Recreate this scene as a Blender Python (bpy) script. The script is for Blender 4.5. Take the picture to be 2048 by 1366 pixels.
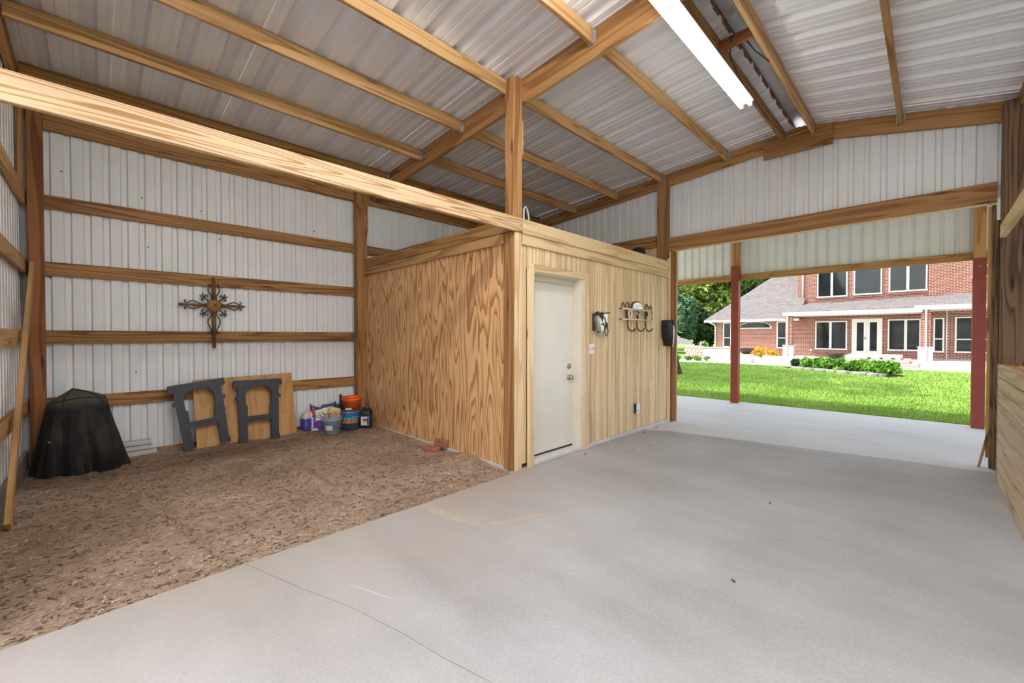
import bpy, bmesh, math, random
import numpy as np
from mathutils import Vector, Matrix, Euler, noise
random.seed(7)
rng = np.random.default_rng(7)
for o in list(bpy.data.objects): bpy.data.objects.remove(o)
S = bpy.context.scene
COL = S.collection
V = Vector
R = math.radians

# ---------------------------------------------------------------- camera
cam = bpy.data.cameras.new('camera')
cam.sensor_width = 36.0
cam.lens = 831.0 / 2048.0 * 36.0
cam.clip_start = 0.02
cam.clip_end = 400
camo = bpy.data.objects.new('camera', cam)
COL.objects.link(camo)
camo.location = (0, 0, 1.4)
camo.rotation_euler = (R(90 - 0.763), 0, R(45.2 - 90))
S.camera = camo

# ---------------------------------------------------------------- world, sun, exposure
SUN_TO = V((-0.6, 1.0, 1.9)).normalized()
w = bpy.data.worlds.new('sky')
S.world = w
w.use_nodes = True
wn = w.node_tree.nodes
wl = w.node_tree.links
bg = wn['Background']
sky = wn.new('ShaderNodeTexSky')
sky.sky_type = 'NISHITA'
sky.sun_disc = False
sky.sun_elevation = R(58)
sky.sun_rotation = R(-31)
sky.air_density = 1.0
sky.dust_density = 2.0
sky.ozone_density = 1.0
hs = wn.new('ShaderNodeHueSaturation')
hs.inputs['Saturation'].default_value = 0.32
wl.new(sky.outputs[0], hs.inputs['Color'])
wl.new(hs.outputs[0], bg.inputs[0])
bg.inputs[1].default_value = 0.31
sl = bpy.data.lights.new('sun', 'SUN')
sl.energy = 2.3
sl.angle = R(0.6)
sl.color = (1.0, 0.95, 0.86)
so = bpy.data.objects.new('sun', sl)
COL.objects.link(so)
so.rotation_euler = (-SUN_TO).to_track_quat('-Z', 'Y').to_euler()
TUBE = 6.0                      # emission of the fluorescent tube in view
FILL_AISLE, FILL_PORCH = 44.0, 90.0   # unseen fixtures added as fill: over the aisle, under the rear porch
S.view_settings.view_transform = 'Standard'
S.view_settings.look = 'None'
S.view_settings.gamma = 1.0
S.view_settings.use_curve_mapping = False
S.view_settings.exposure = 0.88

# ---------------------------------------------------------------- node helpers
def new_mat(name, rough=0.6, metal=0.0, color=(0.5, 0.5, 0.5), spec=0.5):
    m = bpy.data.materials.new(name)
    m.use_nodes = True
    b = m.node_tree.nodes['Principled BSDF']
    b.inputs['Base Color'].default_value = (*color, 1)
    b.inputs['Roughness'].default_value = rough
    b.inputs['Metallic'].default_value = metal
    b.inputs['Specular IOR Level'].default_value = spec
    return m, m.node_tree.nodes, m.node_tree.links, b

def N(nodes, kind, **kw):
    n = nodes.new('ShaderNode' + kind)
    for k, v in kw.items():
        if k.startswith('i_'):
            key = k[2:].replace('_', ' ')
            n.inputs[key].default_value = v
        else:
            setattr(n, k, v)
    return n

def math_n(nodes, links, op, a, b=None, clamp=False):
    n = nodes.new('ShaderNodeMath')
    n.operation = op
    n.use_clamp = clamp
    for i, x in enumerate((a, b)):
        if x is None: continue
        if isinstance(x, (int, float)): n.inputs[i].default_value = x
        else: links.new(x, n.inputs[i])
    return n.outputs[0]

def ramp(nodes, links, fac, stops):
    n = nodes.new('ShaderNodeValToRGB')
    e = n.color_ramp.elements
    while len(e) < len(stops): e.new(0.5)
    for i, (p, c) in enumerate(stops):
        e[i].position = p
        e[i].color = (*c, 1) if len(c) == 3 else c
    links.new(fac, n.inputs[0])
    return n.outputs[0]

def mixc(nodes, links, fac, a, b, blend='MIX'):
    n = nodes.new('ShaderNodeMix')
    n.data_type = 'RGBA'
    n.blend_type = blend
    for key, x in ((0, fac), (6, a), (7, b)):
        if isinstance(x, (int, float)): n.inputs[key].default_value = x
        elif isinstance(x, tuple): n.inputs[key].default_value = (*x, 1) if len(x) == 3 else x
        else: links.new(x, n.inputs[key])
    return n.outputs[2]

def bump(nodes, links, b, height, strength=0.3, dist=0.01):
    n = nodes.new('ShaderNodeBump')
    n.inputs['Strength'].default_value = strength
    n.inputs['Distance'].default_value = dist
    links.new(height, n.inputs['Height'])
    links.new(n.outputs[0], b.inputs['Normal'])

def obj_coords(nodes, links, scale=(1, 1, 1), rnd=True):
    tc = nodes.new('ShaderNodeTexCoord')
    src = tc.outputs['Object']
    if rnd:
        oi = nodes.new('ShaderNodeObjectInfo')
        vm = nodes.new('ShaderNodeVectorMath')
        vm.operation = 'SCALE'
        vm.inputs[0].default_value = (53.0, 17.0, 31.0)
        links.new(oi.outputs['Random'], vm.inputs['Scale'])
        va = nodes.new('ShaderNodeVectorMath')
        va.operation = 'ADD'
        links.new(src, va.inputs[0])
        links.new(vm.outputs[0], va.inputs[1])
        src = va.outputs[0]
    mp = nodes.new('ShaderNodeMapping')
    mp.inputs['Scale'].default_value = scale
    links.new(src, mp.inputs[0])
    return mp.outputs[0], src

def flat(name, color, rough=0.6, metal=0.0, var=0.0, nscale=12.0, spec=0.5):
    m, n, l, b = new_mat(name, rough, metal, color, spec)
    co, raw = obj_coords(n, l, (nscale,) * 3)
    nz = N(n, 'TexNoise', i_Scale=1.0, i_Detail=4.0)
    l.new(co, nz.inputs['Vector'])
    k = var
    c0 = tuple(max(0, x * (1 - k)) for x in color)
    c1 = tuple(min(1, x * (1 + k)) for x in color)
    l.new(ramp(n, l, nz.outputs[0], [(0.3, c0), (0.7, c1)]), b.inputs['Base Color'])
    return m

def wood(name, light, dark, across=8.0, along=0.75, rings=5.0, knots=0.5, contrast=1.0, var=0.18, rough=0.62, knot_col=None, detail=1.0, kscale=(1.3, 9, 9)):
    """lumber: contour lines of a field stretched along local X give cathedral grain"""
    m, n, l, b = new_mat(name, rough, spec=0.3)
    co, raw = obj_coords(n, l, (along, across, across))
    nz = N(n, 'TexNoise', i_Scale=1.0, i_Detail=detail, i_Roughness=0.35, i_Distortion=0.25)
    l.new(co, nz.inputs['Vector'])
    f = math_n(n, l, 'MULTIPLY', nz.outputs[0], rings)
    f = math_n(n, l, 'FRACT', f)
    mid = tuple(light[i] * 0.55 + dark[i] * 0.45 for i in range(3))
    lt = tuple(light[i] for i in range(3))
    dk = tuple(dark[i] * contrast + mid[i] * (1 - contrast) for i in range(3))
    c = ramp(n, l, f, [(0.0, lt), (0.45, tuple(lt[i] * .82 + mid[i] * .18 for i in range(3))), (0.8, dk), (0.93, dk), (1.0, lt)])
    fine = N(n, 'TexNoise', i_Scale=1.0, i_Detail=3.0)
    mp2 = N(n, 'Mapping')
    mp2.inputs['Scale'].default_value = (4, 160, 160)
    l.new(raw, mp2.inputs[0]); l.new(mp2.outputs[0], fine.inputs['Vector'])
    c = mixc(n, l, 0.35, c, ramp(n, l, fine.outputs[0], [(0.35, (0.62, 0.62, 0.62)), (0.65, (1.0, 1.0, 1.0))]), 'MULTIPLY')
    if knots > 0:
        vo = N(n, 'TexVoronoi', i_Scale=1.0, i_Randomness=1.0)
        mp3 = N(n, 'Mapping')
        mp3.inputs['Scale'].default_value = kscale
        l.new(raw, mp3.inputs[0]); l.new(mp3.outputs[0], vo.inputs['Vector'])
        kf = ramp(n, l, vo.outputs['Distance'], [(0.05, (1, 1, 1)), (0.11 * knots + 0.05, (0, 0, 0))])
        kc = knot_col or tuple(x * 0.35 for x in dark)
        c = mixc(n, l, kf, c, kc)
    oi = N(n, 'ObjectInfo')
    hs = N(n, 'HueSaturation')
    l.new(c, hs.inputs['Color'])
    l.new(math_n(n, l, 'ADD', math_n(n, l, 'MULTIPLY', oi.outputs['Random'], 2 * var), 1.0 - var), hs.inputs['Value'])
    l.new(hs.outputs[0], b.inputs['Base Color'])
    bump(n, l, b, fine.outputs[0], 0.12, 0.004)
    return m

M = {}
M['fresh'] = wood('fresh_pine', (0.64, 0.455, 0.275), (0.37, 0.19, 0.075), 9.0, 0.42, 13.0, 0.0, var=0.05)
M['cap'] = wood('pale_pine', (0.80, 0.60, 0.36), (0.58, 0.37, 0.18), 9.0, 0.6, 3.0, 0.6, 0.7, var=0.06)
M['bead'] = wood('bead_pine', (0.84, 0.65, 0.42), (0.66, 0.45, 0.24), 14.0, 0.6, 2.0, 0.35, 0.6, var=0.10)
M['stall'] = wood('stall_pine', (0.60, 0.46, 0.31), (0.40, 0.27, 0.15), 9.0, 0.6, 3.0, 0.9, 0.6, var=0.08)
M['purlin'] = wood('purlin_fir', (0.62, 0.37, 0.16), (0.36, 0.18, 0.062), 12.0, 0.5, 4.0, 0.8, 0.75, var=0.12)
M['girt'] = wood('girt_fir', (0.42, 0.22, 0.08), (0.205, 0.09, 0.026), 12.0, 0.5, 6.0, 0.85, 0.95, var=0.12)
M['rafter'] = wood('rafter_fir', (0.46, 0.24, 0.09), (0.26, 0.115, 0.036), 8.0, 0.45, 4.0, 0.9, 0.8, var=0.10)
M['post'] = wood('post_red_fir', (0.31, 0.125, 0.042), (0.17, 0.058, 0.018), 9.0, 0.6, 4.0, 0.7, 0.9, var=0.12)
M['dark'] = wood('dark_post_fir', (0.20, 0.115, 0.06), (0.075, 0.037, 0.017), 9.0, 0.6, 9.0, 0.9, 0.9, var=0.05)
M['ply'] = wood('fir_plywood', (0.84, 0.515, 0.25), (0.47, 0.215, 0.08), 6.2, 0.75, 10.0, 0.35, 1.0, var=0.03, detail=1.6, kscale=(1.6, 4, 4))
M['sheet'] = wood('pale_plywood', (0.60, 0.34, 0.135), (0.46, 0.235, 0.08), 5.0, 0.9, 5.0, 0.4, 0.6, var=0.05, kscale=(2, 5, 5))
M['grey_trim'] = flat('weathered_grey_board', (0.60, 0.58, 0.56), 0.7, 0, 0.10, 6)
M['skirt'] = flat('grey_skirt_board', (0.24, 0.22, 0.19), 0.8, 0, 0.25, 5)
M['white_metal'] = flat('white_ribbed_steel', (0.80, 0.815, 0.82), 0.38, 0.0, 0.03, 3, 0.4)
M['skirt_metal'] = flat('cream_ribbed_steel', (0.86, 0.83, 0.76), 0.4, 0.0, 0.03, 3, 0.4)
M['smear'] = flat('tan_dust', (0.46, 0.395, 0.32), 0.9, 0, 0.10, 14)
M['housing'] = flat('grey_lamp_housing', (0.50, 0.50, 0.50), 0.4, 0, 0.04)
M['screw'] = flat('dark_screw', (0.06, 0.055, 0.05), 0.5, 0.6, 0.1)
M['door'] = flat('cream_door_paint', (0.74, 0.71, 0.64), 0.4, 0, 0.03, 4)
M['jamb'] = flat('cream_jamb_paint', (0.72, 0.66, 0.54), 0.5, 0, 0.05, 5)
M['nickel'] = flat('brushed_nickel', (0.45, 0.42, 0.36), 0.28, 1.0, 0.05)
M['white_plastic'] = flat('white_plastic', (0.85, 0.85, 0.84), 0.35, 0, 0.02)
M['grey_plastic'] = flat('grey_plastic', (0.42, 0.43, 0.44), 0.4, 0, 0.05)
M['black_plastic'] = flat('black_plastic', (0.012, 0.014, 0.016), 0.45, 0, 0.2)
M['saw'] = flat('charcoal_plastic', (0.027, 0.033, 0.043), 0.5, 0, 0.15, 20)
M['rust'] = flat('rusted_iron', (0.20, 0.095, 0.03), 0.6, 0.3, 0.4, 40)
M['rust_disc'] = flat('rusted_gold_iron', (0.27, 0.135, 0.025), 0.55, 0.3, 0.3, 50)
M['wire'] = flat('tarnished_wire', (0.085, 0.075, 0.06), 0.5, 0.5, 0.3, 40)
M['brown_iron'] = flat('brown_iron', (0.10, 0.055, 0.025), 0.5, 0.4, 0.3, 40)
M['cream'] = flat('cream_enamel', (0.80, 0.68, 0.52), 0.4, 0, 0.06)
M['silver'] = flat('hammered_silver', (0.62, 0.62, 0.60), 0.3, 0.9, 0.2, 60)
M['dark_iron'] = flat('dark_iron', (0.045, 0.040, 0.038), 0.5, 0.4, 0.3, 40)
M['strap'] = flat('pale_strap', (0.80, 0.74, 0.66), 0.5, 0, 0.05)
M['galv'] = flat('galvanised_steel', (0.50, 0.50, 0.50), 0.42, 0.7, 0.12, 6)
M['ridge_foam'] = flat('rusty_closure_strip', (0.22, 0.13, 0.075), 0.9, 0, 0.4, 20)
M['cable'] = flat('black_cable', (0.02, 0.02, 0.02), 0.5)
M['white_cable'] = flat('white_cable', (0.75, 0.74, 0.71), 0.5)
M['red_steel'] = flat('red_primer_steel', (0.27, 0.040, 0.020), 0.42, 0, 0.10, 6, 0.5)
M['post_wood'] = wood('porch_post_pine', (0.56, 0.30, 0.10), (0.36, 0.16, 0.05), 10.0, 0.6, 4.0, 0.8, 0.8, var=0.06)
M['red_brick'] = flat('red_brick', (0.36, 0.13, 0.085), 0.85, 0, 0.25, 30)
M['orange'] = flat('orange_plastic', (0.85, 0.115, 0.008), 0.35, 0, 0.04)
M['navy'] = flat('navy_plastic', (0.075, 0.115, 0.20), 0.4, 0, 0.08)
M['ltblue'] = flat('light_blue_plastic', (0.33, 0.45, 0.58), 0.4, 0, 0.06)
M['bin_grey'] = flat('slate_plastic', (0.10, 0.12, 0.15), 0.45, 0, 0.08)
M['purple'] = flat('purple_plastic', (0.17, 0.045, 0.33), 0.4, 0, 0.08)
M['violet'] = flat('violet_liquid', (0.075, 0.06, 0.30), 0.25, 0, 0.08)
M['clear'] = flat('milky_plastic', (0.62, 0.60, 0.62), 0.3, 0, 0.05)
M['stick'] = wood('kindling', (0.66, 0.49, 0.32), (0.48, 0.31, 0.17), 20, 1.5, 2, 0, 0.6, var=0.15)
M['black_leather'] = flat('black_leather', (0.010, 0.009, 0.009), 0.5, 0, 0.3, 30)
M['foundation'] = flat('pale_concrete_edge', (0.60, 0.59, 0.57), 0.85, 0, 0.12, 8)
M['bark'] = flat('tree_bark', (0.085, 0.065, 0.05), 0.95, 0, 0.4, 9)
M['paint_label'] = flat('white_label', (0.82, 0.82, 0.82), 0.5, 0, 0.03)
M['teal_label'] = flat('teal_label', (0.03, 0.42, 0.45), 0.5)
M['red_label'] = flat('red_label', (0.55, 0.05, 0.06), 0.5)
M['coral_label'] = flat('coral_label', (0.70, 0.20, 0.13), 0.5)
M['blue_label'] = flat('blue_label', (0.04, 0.12, 0.42), 0.5)
M['lilac_label'] = flat('lilac_label', (0.38, 0.34, 0.60), 0.5)
M['lime_label'] = flat('lime_label', (0.55, 0.60, 0.33), 0.5)
M['green_label'] = flat('green_label', (0.14, 0.22, 0.16), 0.5)
M['bag_navy'] = flat('bag_navy', (0.045, 0.035, 0.14), 0.4)

def emit_mat(name, col, s):
    m, n, l, b = new_mat(name, 0.3, color=(0.9, 0.9, 0.9))
    b.inputs['Emission Color'].default_value = (*col, 1)
    b.inputs['Emission Strength'].default_value = s
    return m
M['tube'] = emit_mat('fluorescent_tube', (1.0, 0.97, 0.92), TUBE)
M['fill_aisle'] = emit_mat('fill_tube_aisle', (0.96, 0.98, 1.0), FILL_AISLE)  # glow of the unseen fixtures added to brighten the interior
M['fill_porch'] = emit_mat('fill_tube_porch', (0.96, 0.98, 1.0), FILL_PORCH)

def cloth_mat():
    m, n, l, b = new_mat('dusty_black_canvas', 0.8, spec=0.25)
    co, raw = obj_coords(n, l, (7, 7, 1.6), False)
    z = N(n, 'TexNoise', i_Scale=1.0, i_Detail=5.0); l.new(co, z.inputs['Vector'])
    sx = N(n, 'SeparateXYZ'); l.new(raw, sx.inputs[0])
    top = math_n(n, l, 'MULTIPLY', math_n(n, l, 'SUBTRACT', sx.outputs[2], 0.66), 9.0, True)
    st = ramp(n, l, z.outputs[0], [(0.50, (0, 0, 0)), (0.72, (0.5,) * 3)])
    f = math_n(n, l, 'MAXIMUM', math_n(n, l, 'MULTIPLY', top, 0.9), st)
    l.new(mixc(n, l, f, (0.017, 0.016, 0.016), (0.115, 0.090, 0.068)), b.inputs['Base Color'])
    return m
M['cloth'] = cloth_mat()

def roof_mat():
    m, n, l, b = new_mat('galvalume_roof', 0.36, 0.10)
    co, raw = obj_coords(n, l, (2.5, 0.8, 1.2))
    nz = N(n, 'TexNoise', i_Scale=1.0, i_Detail=5.0, i_Roughness=0.6)
    l.new(co, nz.inputs['Vector'])
    c = ramp(n, l, nz.outputs[0], [(0.2, (0.74, 0.725, 0.71)), (0.5, (0.82, 0.82, 0.84)), (0.8, (0.86, 0.87, 0.90))])
    sp = N(n, 'TexVoronoi', i_Scale=26.0)
    l.new(raw, sp.inputs['Vector'])
    k = ramp(n, l, sp.outputs['Distance'], [(0.04, (1, 1, 1)), (0.09, (0, 0, 0))])
    c = mixc(n, l, math_n(n, l, 'MULTIPLY', k, 0.35), c, (0.20, 0.19, 0.19))
    l.new(c, b.inputs['Base Color'])
    l.new(ramp(n, l, nz.outputs[0], [(0.3, (0.44,) * 3), (0.7, (0.34,) * 3)]), b.inputs['Roughness'])
    return m
M['roof'] = roof_mat()

def concrete_mat(name, c0, c1, c2):
    m, n, l, b = new_mat(name, 0.62, spec=0.4)
    tc = N(n, 'TexCoord')
    geo = N(n, 'NewGeometry')
    P = geo.outputs['Position']
    def noise(sc, det, scl=(1, 1, 1), rot=0.0):
        mp = N(n, 'Mapping')
        mp.inputs['Scale'].default_value = scl
        mp.inputs['Rotation'].default_value = (0, 0, rot)
        l.new(P, mp.inputs[0])
        z = N(n, 'TexNoise', i_Scale=sc, i_Detail=det, i_Roughness=0.6)
        l.new(mp.outputs[0], z.inputs['Vector'])
        return z.outputs[0]
    a = noise(0.8, 6)
    s = noise(2.2, 6, (1.0, 0.22, 1), 0.2)
    f = noise(60, 4)
    mix = math_n(n, l, 'ADD', math_n(n, l, 'MULTIPLY', a, 0.55), math_n(n, l, 'MULTIPLY', s, 0.45))
    c = ramp(n, l, mix, [(0.36, c0), (0.5, c1), (0.62, c2)])
    c = mixc(n, l, 0.5, c, ramp(n, l, f, [(0.3, (0.72,) * 3), (0.7, (1.08,) * 3)]), 'MULTIPLY')
    vo = N(n, 'TexVoronoi', i_Scale=9.0)
    l.new(P, vo.inputs['Vector'])
    k = ramp(n, l, vo.outputs['Distance'], [(0.03, (1, 1, 1)), (0.06, (0, 0, 0))])
    c = mixc(n, l, math_n(n, l, 'MULTIPLY', k, 0.45), c, (0.16, 0.14, 0.12))
    l.new(c, b.inputs['Base Color'])
    bump(n, l, b, f, 0.10, 0.004)
    return m, n, l, b, c, P
cm = concrete_mat('slab_concrete', (0.34, 0.33, 0.325), (0.415, 0.412, 0.412), (0.475, 0.475, 0.485))
# the tan dirt dragged out of the stall over the slab edge
m_, n_, l_, b_, c_, P_ = cm
sx = N(n_, 'SeparateXYZ'); l_.new(P_, sx.inputs[0])
edge = math_n(n_, l_, 'MULTIPLY', math_n(n_, l_, 'SUBTRACT', sx.outputs[1], 1.35), 0.60, True)
gx = math_n(n_, l_, 'MULTIPLY', math_n(n_, l_, 'SUBTRACT', 5.2, sx.outputs[0]), 0.4, True)
nz_ = N(n_, 'TexNoise', i_Scale=2.0, i_Detail=6.0); l_.new(P_, nz_.inputs['Vector'])
e2 = math_n(n_, l_, 'MULTIPLY', math_n(n_, l_, 'MULTIPLY', edge, gx), math_n(n_, l_, 'MULTIPLY', nz_.outputs[0], 1.1), True)
l_.new(mixc(n_, l_, e2, c_, (0.43, 0.35, 0.27)), b_.inputs['Base Color'])
M['concrete'] = m_
M['porch_concrete'] = concrete_mat('porch_concrete', (0.58, 0.58, 0.59), (0.64, 0.645, 0.66), (0.69, 0.695, 0.72))[0]  # whiter slab, its extra paleness standing in for brighter light on the porch
M['patio'] = concrete_mat('patio_stone', (0.54, 0.51, 0.48), (0.60, 0.58, 0.56), (0.66, 0.64, 0.63))[0]
M['walk'] = concrete_mat('walk_concrete', (0.50, 0.48, 0.45), (0.56, 0.54, 0.52), (0.62, 0.60, 0.58))[0]
M['ground'] = concrete_mat('yard_ground', (0.30, 0.27, 0.22), (0.36, 0.32, 0.26), (0.42, 0.37, 0.31))[0]

def dirt_mat():
    m, n, l, b = new_mat('stall_dirt', 0.95, spec=0.15)
    geo = N(n, 'NewGeometry')
    z = N(n, 'TexNoise', i_Scale=1.3, i_Detail=8.0, i_Roughness=0.62)
    l.new(geo.outputs['Position'], z.inputs['Vector'])
    c = ramp(n, l, z.outputs[0], [(0.3, (0.29, 0.20, 0.138)), (0.5, (0.40, 0.285, 0.20)), (0.7, (0.49, 0.36, 0.26))])
    z2 = N(n, 'TexNoise', i_Scale=26.0, i_Detail=6.0, i_Roughness=0.72, i_Distortion=2.0)
    l.new(geo.outputs['Position'], z2.inputs['Vector'])
    c = mixc(n, l, 0.75, c, ramp(n, l, z2.outputs[0], [(0.36, (0.45,) * 3), (0.5, (1.0,) * 3), (0.66, (1.4,) * 3)]), 'MULTIPLY')
    l.new(c, b.inputs['Base Color'])
    bump(n, l, b, z2.outputs[0], 0.7, 0.015)
    return m
M['dirt'] = dirt_mat()
M['chip_pale'] = flat('pale_wood_chip', (0.52, 0.40, 0.27), 0.9, 0, 0.25, 30)
M['chip_dark'] = flat('dark_wood_chip', (0.13, 0.085, 0.055), 0.9, 0, 0.3, 30)
M['chip_tan'] = flat('tan_wood_chip', (0.34, 0.23, 0.145), 0.9, 0, 0.3, 30)

def house_brick():
    m, n, l, b = new_mat('house_brick', 0.85, spec=0.2)
    geo = N(n, 'NewGeometry')
    sx = N(n, 'SeparateXYZ'); l.new(geo.outputs['Position'], sx.inputs[0])
    cb = N(n, 'CombineXYZ')
    l.new(math_n(n, l, 'ADD', sx.outputs[1], sx.outputs[0]), cb.inputs[0]); l.new(sx.outputs[2], cb.inputs[1])
    br = N(n, 'TexBrick', i_Scale=1.0)
    br.inputs['Brick Width'].default_value = 0.24
    br.inputs['Row Height'].default_value = 0.085
    br.inputs['Mortar Size'].default_value = 0.010
    br.inputs['Color1'].default_value = (0.31, 0.095, 0.06, 1)
    br.inputs['Color2'].default_value = (0.22, 0.062, 0.042, 1)
    br.inputs['Mortar'].default_value = (0.50, 0.43, 0.37, 1)
    l.new(cb.outputs[0], br.inputs['Vector'])
    l.new(br.outputs['Color'], b.inputs['Base Color'])
    return m
M['house_brick'] = house_brick()

def shingle():
    m, n, l, b = new_mat('roof_shingle', 0.9, spec=0.2)
    geo = N(n, 'NewGeometry')
    sx = N(n, 'SeparateXYZ'); l.new(geo.outputs['Position'], sx.inputs[0])
    cb = N(n, 'CombineXYZ')
    l.new(sx.outputs[1], cb.inputs[0]); l.new(math_n(n, l, 'MULTIPLY', sx.outputs[2], 1.6), cb.inputs[1])
    br = N(n, 'TexBrick', i_Scale=1.0)
    br.inputs['Brick Width'].default_value = 0.32
    br.inputs['Row Height'].default_value = 0.15
    br.inputs['Mortar Size'].default_value = 0.012
    br.inputs['Color1'].default_value = (0.22, 0.20, 0.195, 1)
    br.inputs['Color2'].default_value = (0.165, 0.152, 0.148, 1)
    br.inputs['Mortar'].default_value = (0.13, 0.12, 0.115, 1)
    l.new(cb.outputs[0], br.inputs['Vector'])
    z = N(n, 'TexNoise', i_Scale=5.0, i_Detail=5.0)
    l.new(geo.outputs['Position'], z.inputs['Vector'])
    c = mixc(n, l, 0.5, br.outputs['Color'], ramp(n, l, z.outputs[0], [(0.3, (0.75,) * 3), (0.7, (1.15,) * 3)]), 'MULTIPLY')
    l.new(c, b.inputs['Base Color'])
    return m
M['shingle'] = shingle()
M['fascia'] = flat('white_fascia', (0.78, 0.74, 0.68), 0.5, 0, 0.03)
M['win_frame'] = flat('white_window_frame', (0.80, 0.77, 0.72), 0.45, 0, 0.03)
M['glass'] = flat('dark_window_glass', (0.018, 0.022, 0.024), 0.06, 0, 0.3, 1.2, 0.5)
M['stone'] = flat('white_limestone', (0.52, 0.49, 0.45), 0.85, 0, 0.10, 5)
M['pink_stone'] = flat('pink_flagstone', (0.56, 0.38, 0.32), 0.85, 0, 0.15, 5)
M['edge_stone'] = flat('grey_edging_stone', (0.34, 0.32, 0.30), 0.9, 0, 0.3, 7)
M['mulch'] = flat('dark_mulch', (0.045, 0.032, 0.024), 0.95, 0, 0.4, 10)
M['bowl'] = flat('rust_bowl', (0.075, 0.042, 0.032), 0.55, 0.3, 0.3, 12)

def grass_mat(name, c0, c1, c2):
    m, n, l, b = new_mat(name, 0.7, spec=0.25)
    geo = N(n, 'NewGeometry')
    z = N(n, 'TexNoise', i_Scale=0.9, i_Detail=7.0, i_Roughness=0.7)
    l.new(geo.outputs['Position'], z.inputs['Vector'])
    z2 = N(n, 'TexNoise', i_Scale=30.0, i_Detail=3.0)
    l.new(geo.outputs['Position'], z2.inputs['Vector'])
    f = math_n(n, l, 'ADD', math_n(n, l, 'MULTIPLY', z.outputs[0], 0.6), math_n(n, l, 'MULTIPLY', z2.outputs[0], 0.4))
    l.new(ramp(n, l, f, [(0.33, c0), (0.5, c1), (0.68, c2)]), b.inputs['Base Color'])
    return m
M['lawn'] = grass_mat('lawn_soil_green', (0.12, 0.25, 0.03), (0.19, 0.36, 0.05), (0.27, 0.44, 0.09))
M['grass'] = grass_mat('grass_blade', (0.19, 0.33, 0.05), (0.33, 0.50, 0.10), (0.48, 0.64, 0.18))

def leaf_mat(name, c0, c1, c2):
    m, n, l, b = new_mat(name, 0.6, spec=0.3)
    geo = N(n, 'NewGeometry')
    l.new(ramp(n, l, geo.outputs['Random Per Island'], [(0.0, c0), (0.5, c1), (1.0, c2)]), b.inputs['Base Color'])
    b.inputs['Subsurface Weight'].default_value = 0.0
    b.inputs['Transmission Weight'].default_value = 0.0
    return m
M['leaf_a'] = leaf_mat('leaf_yellow_green', (0.10, 0.18, 0.03), (0.23, 0.34, 0.06), (0.44, 0.50, 0.12))
M['leaf_b'] = leaf_mat('leaf_mid_green', (0.05, 0.12, 0.022), (0.11, 0.22, 0.04), (0.22, 0.34, 0.08))
M['leaf_c'] = leaf_mat('leaf_blue_green', (0.04, 0.11, 0.055), (0.09, 0.19, 0.10), (0.19, 0.32, 0.18))
M['leaf_bed'] = leaf_mat('leaf_bright_green', (0.06, 0.17, 0.012), (0.14, 0.33, 0.03), (0.27, 0.48, 0.06))
M['leaf_dark'] = leaf_mat('leaf_dark_green', (0.015, 0.04, 0.015), (0.04, 0.085, 0.03), (0.08, 0.14, 0.05))
M['leaf_gold'] = leaf_mat('leaf_golden', (0.42, 0.22, 0.01), (0.66, 0.40, 0.02), (0.80, 0.56, 0.05))

# ---------------------------------------------------------------- object helpers
def tag(o, label=None, cat=None, group=None, kind=None):
    if label: o['label'] = label
    if cat: o['category'] = cat
    if group: o['group'] = group
    if kind: o['kind'] = kind
    return o

def world_of(o):
    m = Matrix.LocRotScale(o.location, o.rotation_euler, o.scale)
    if o.parent: m = world_of(o.parent) @ o.matrix_parent_inverse @ m
    return m

def adopt(o, parent):
    """keep o where it is in the world and hang it under parent"""
    if parent is not None:
        o.parent = parent
        o.matrix_parent_inverse = world_of(parent).inverted()
    return o

def empty(name, loc, label=None, cat=None, group=None, kind=None, rz=0):
    o = bpy.data.objects.new(name, None)
    o.empty_display_size = 0.1
    o.location = loc
    o.rotation_euler = (0, 0, rz)
    COL.objects.link(o)
    return tag(o, label, cat, group, kind)

def mesh_obj(name, verts, faces, mat, parent=None, loc=(0, 0, 0), rot=None, smooth=False):
    me = bpy.data.meshes.new(name)
    me.from_pydata([tuple(v) for v in verts], [], faces)
    me.update()
    if smooth:
        me.polygons.foreach_set('use_smooth', [True] * len(me.polygons))
    mats = mat if isinstance(mat, (list, tuple)) else [mat]
    for m in mats: me.materials.append(m)
    o = bpy.data.objects.new(name, me)
    o.location = loc
    if rot is not None: o.rotation_euler = rot
    COL.objects.link(o)
    return adopt(o, parent)

def fix_normals(o):
    bm = bmesh.new(); bm.from_mesh(o.data)
    bmesh.ops.recalc_face_normals(bm, faces=bm.faces)
    bm.to_mesh(o.data); bm.free()
    return o

def box(name, x0, x1, y0, y1, z0, z1, mat, parent=None, bev=0.003):
    """axis-aligned chamfered block, origin at its centre"""
    c = ((x0 + x1) / 2, (y0 + y1) / 2, (z0 + z1) / 2)
    h = [abs(x1 - x0) / 2, abs(y1 - y0) / 2, abs(z1 - z0) / 2]
    b = min(bev, min(h) * 0.45)
    if b <= 0:
        vs = [(sx * h[0], sy * h[1], sz * h[2]) for sx in (-1, 1) for sy in (-1, 1) for sz in (-1, 1)]
        fs = [(0, 1, 3, 2), (4, 6, 7, 5), (0, 4, 5, 1), (2, 3, 7, 6), (0, 2, 6, 4), (1, 5, 7, 3)]
        return mesh_obj(name, vs, fs, mat, parent, c)
    bm = bmesh.new()
    bmesh.ops.create_cube(bm, size=1.0)
    bmesh.ops.scale(bm, vec=(2 * h[0], 2 * h[1], 2 * h[2]), verts=bm.verts)
    bmesh.ops.bevel(bm, geom=bm.edges[:], offset=b, segments=1, affect='EDGES')
    me = bpy.data.meshes.new(name); bm.to_mesh(me); bm.free()
    me.materials.append(mat)
    o = bpy.data.objects.new(name, me); o.location = c
    COL.objects.link(o)
    return adopt(o, parent)

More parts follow.
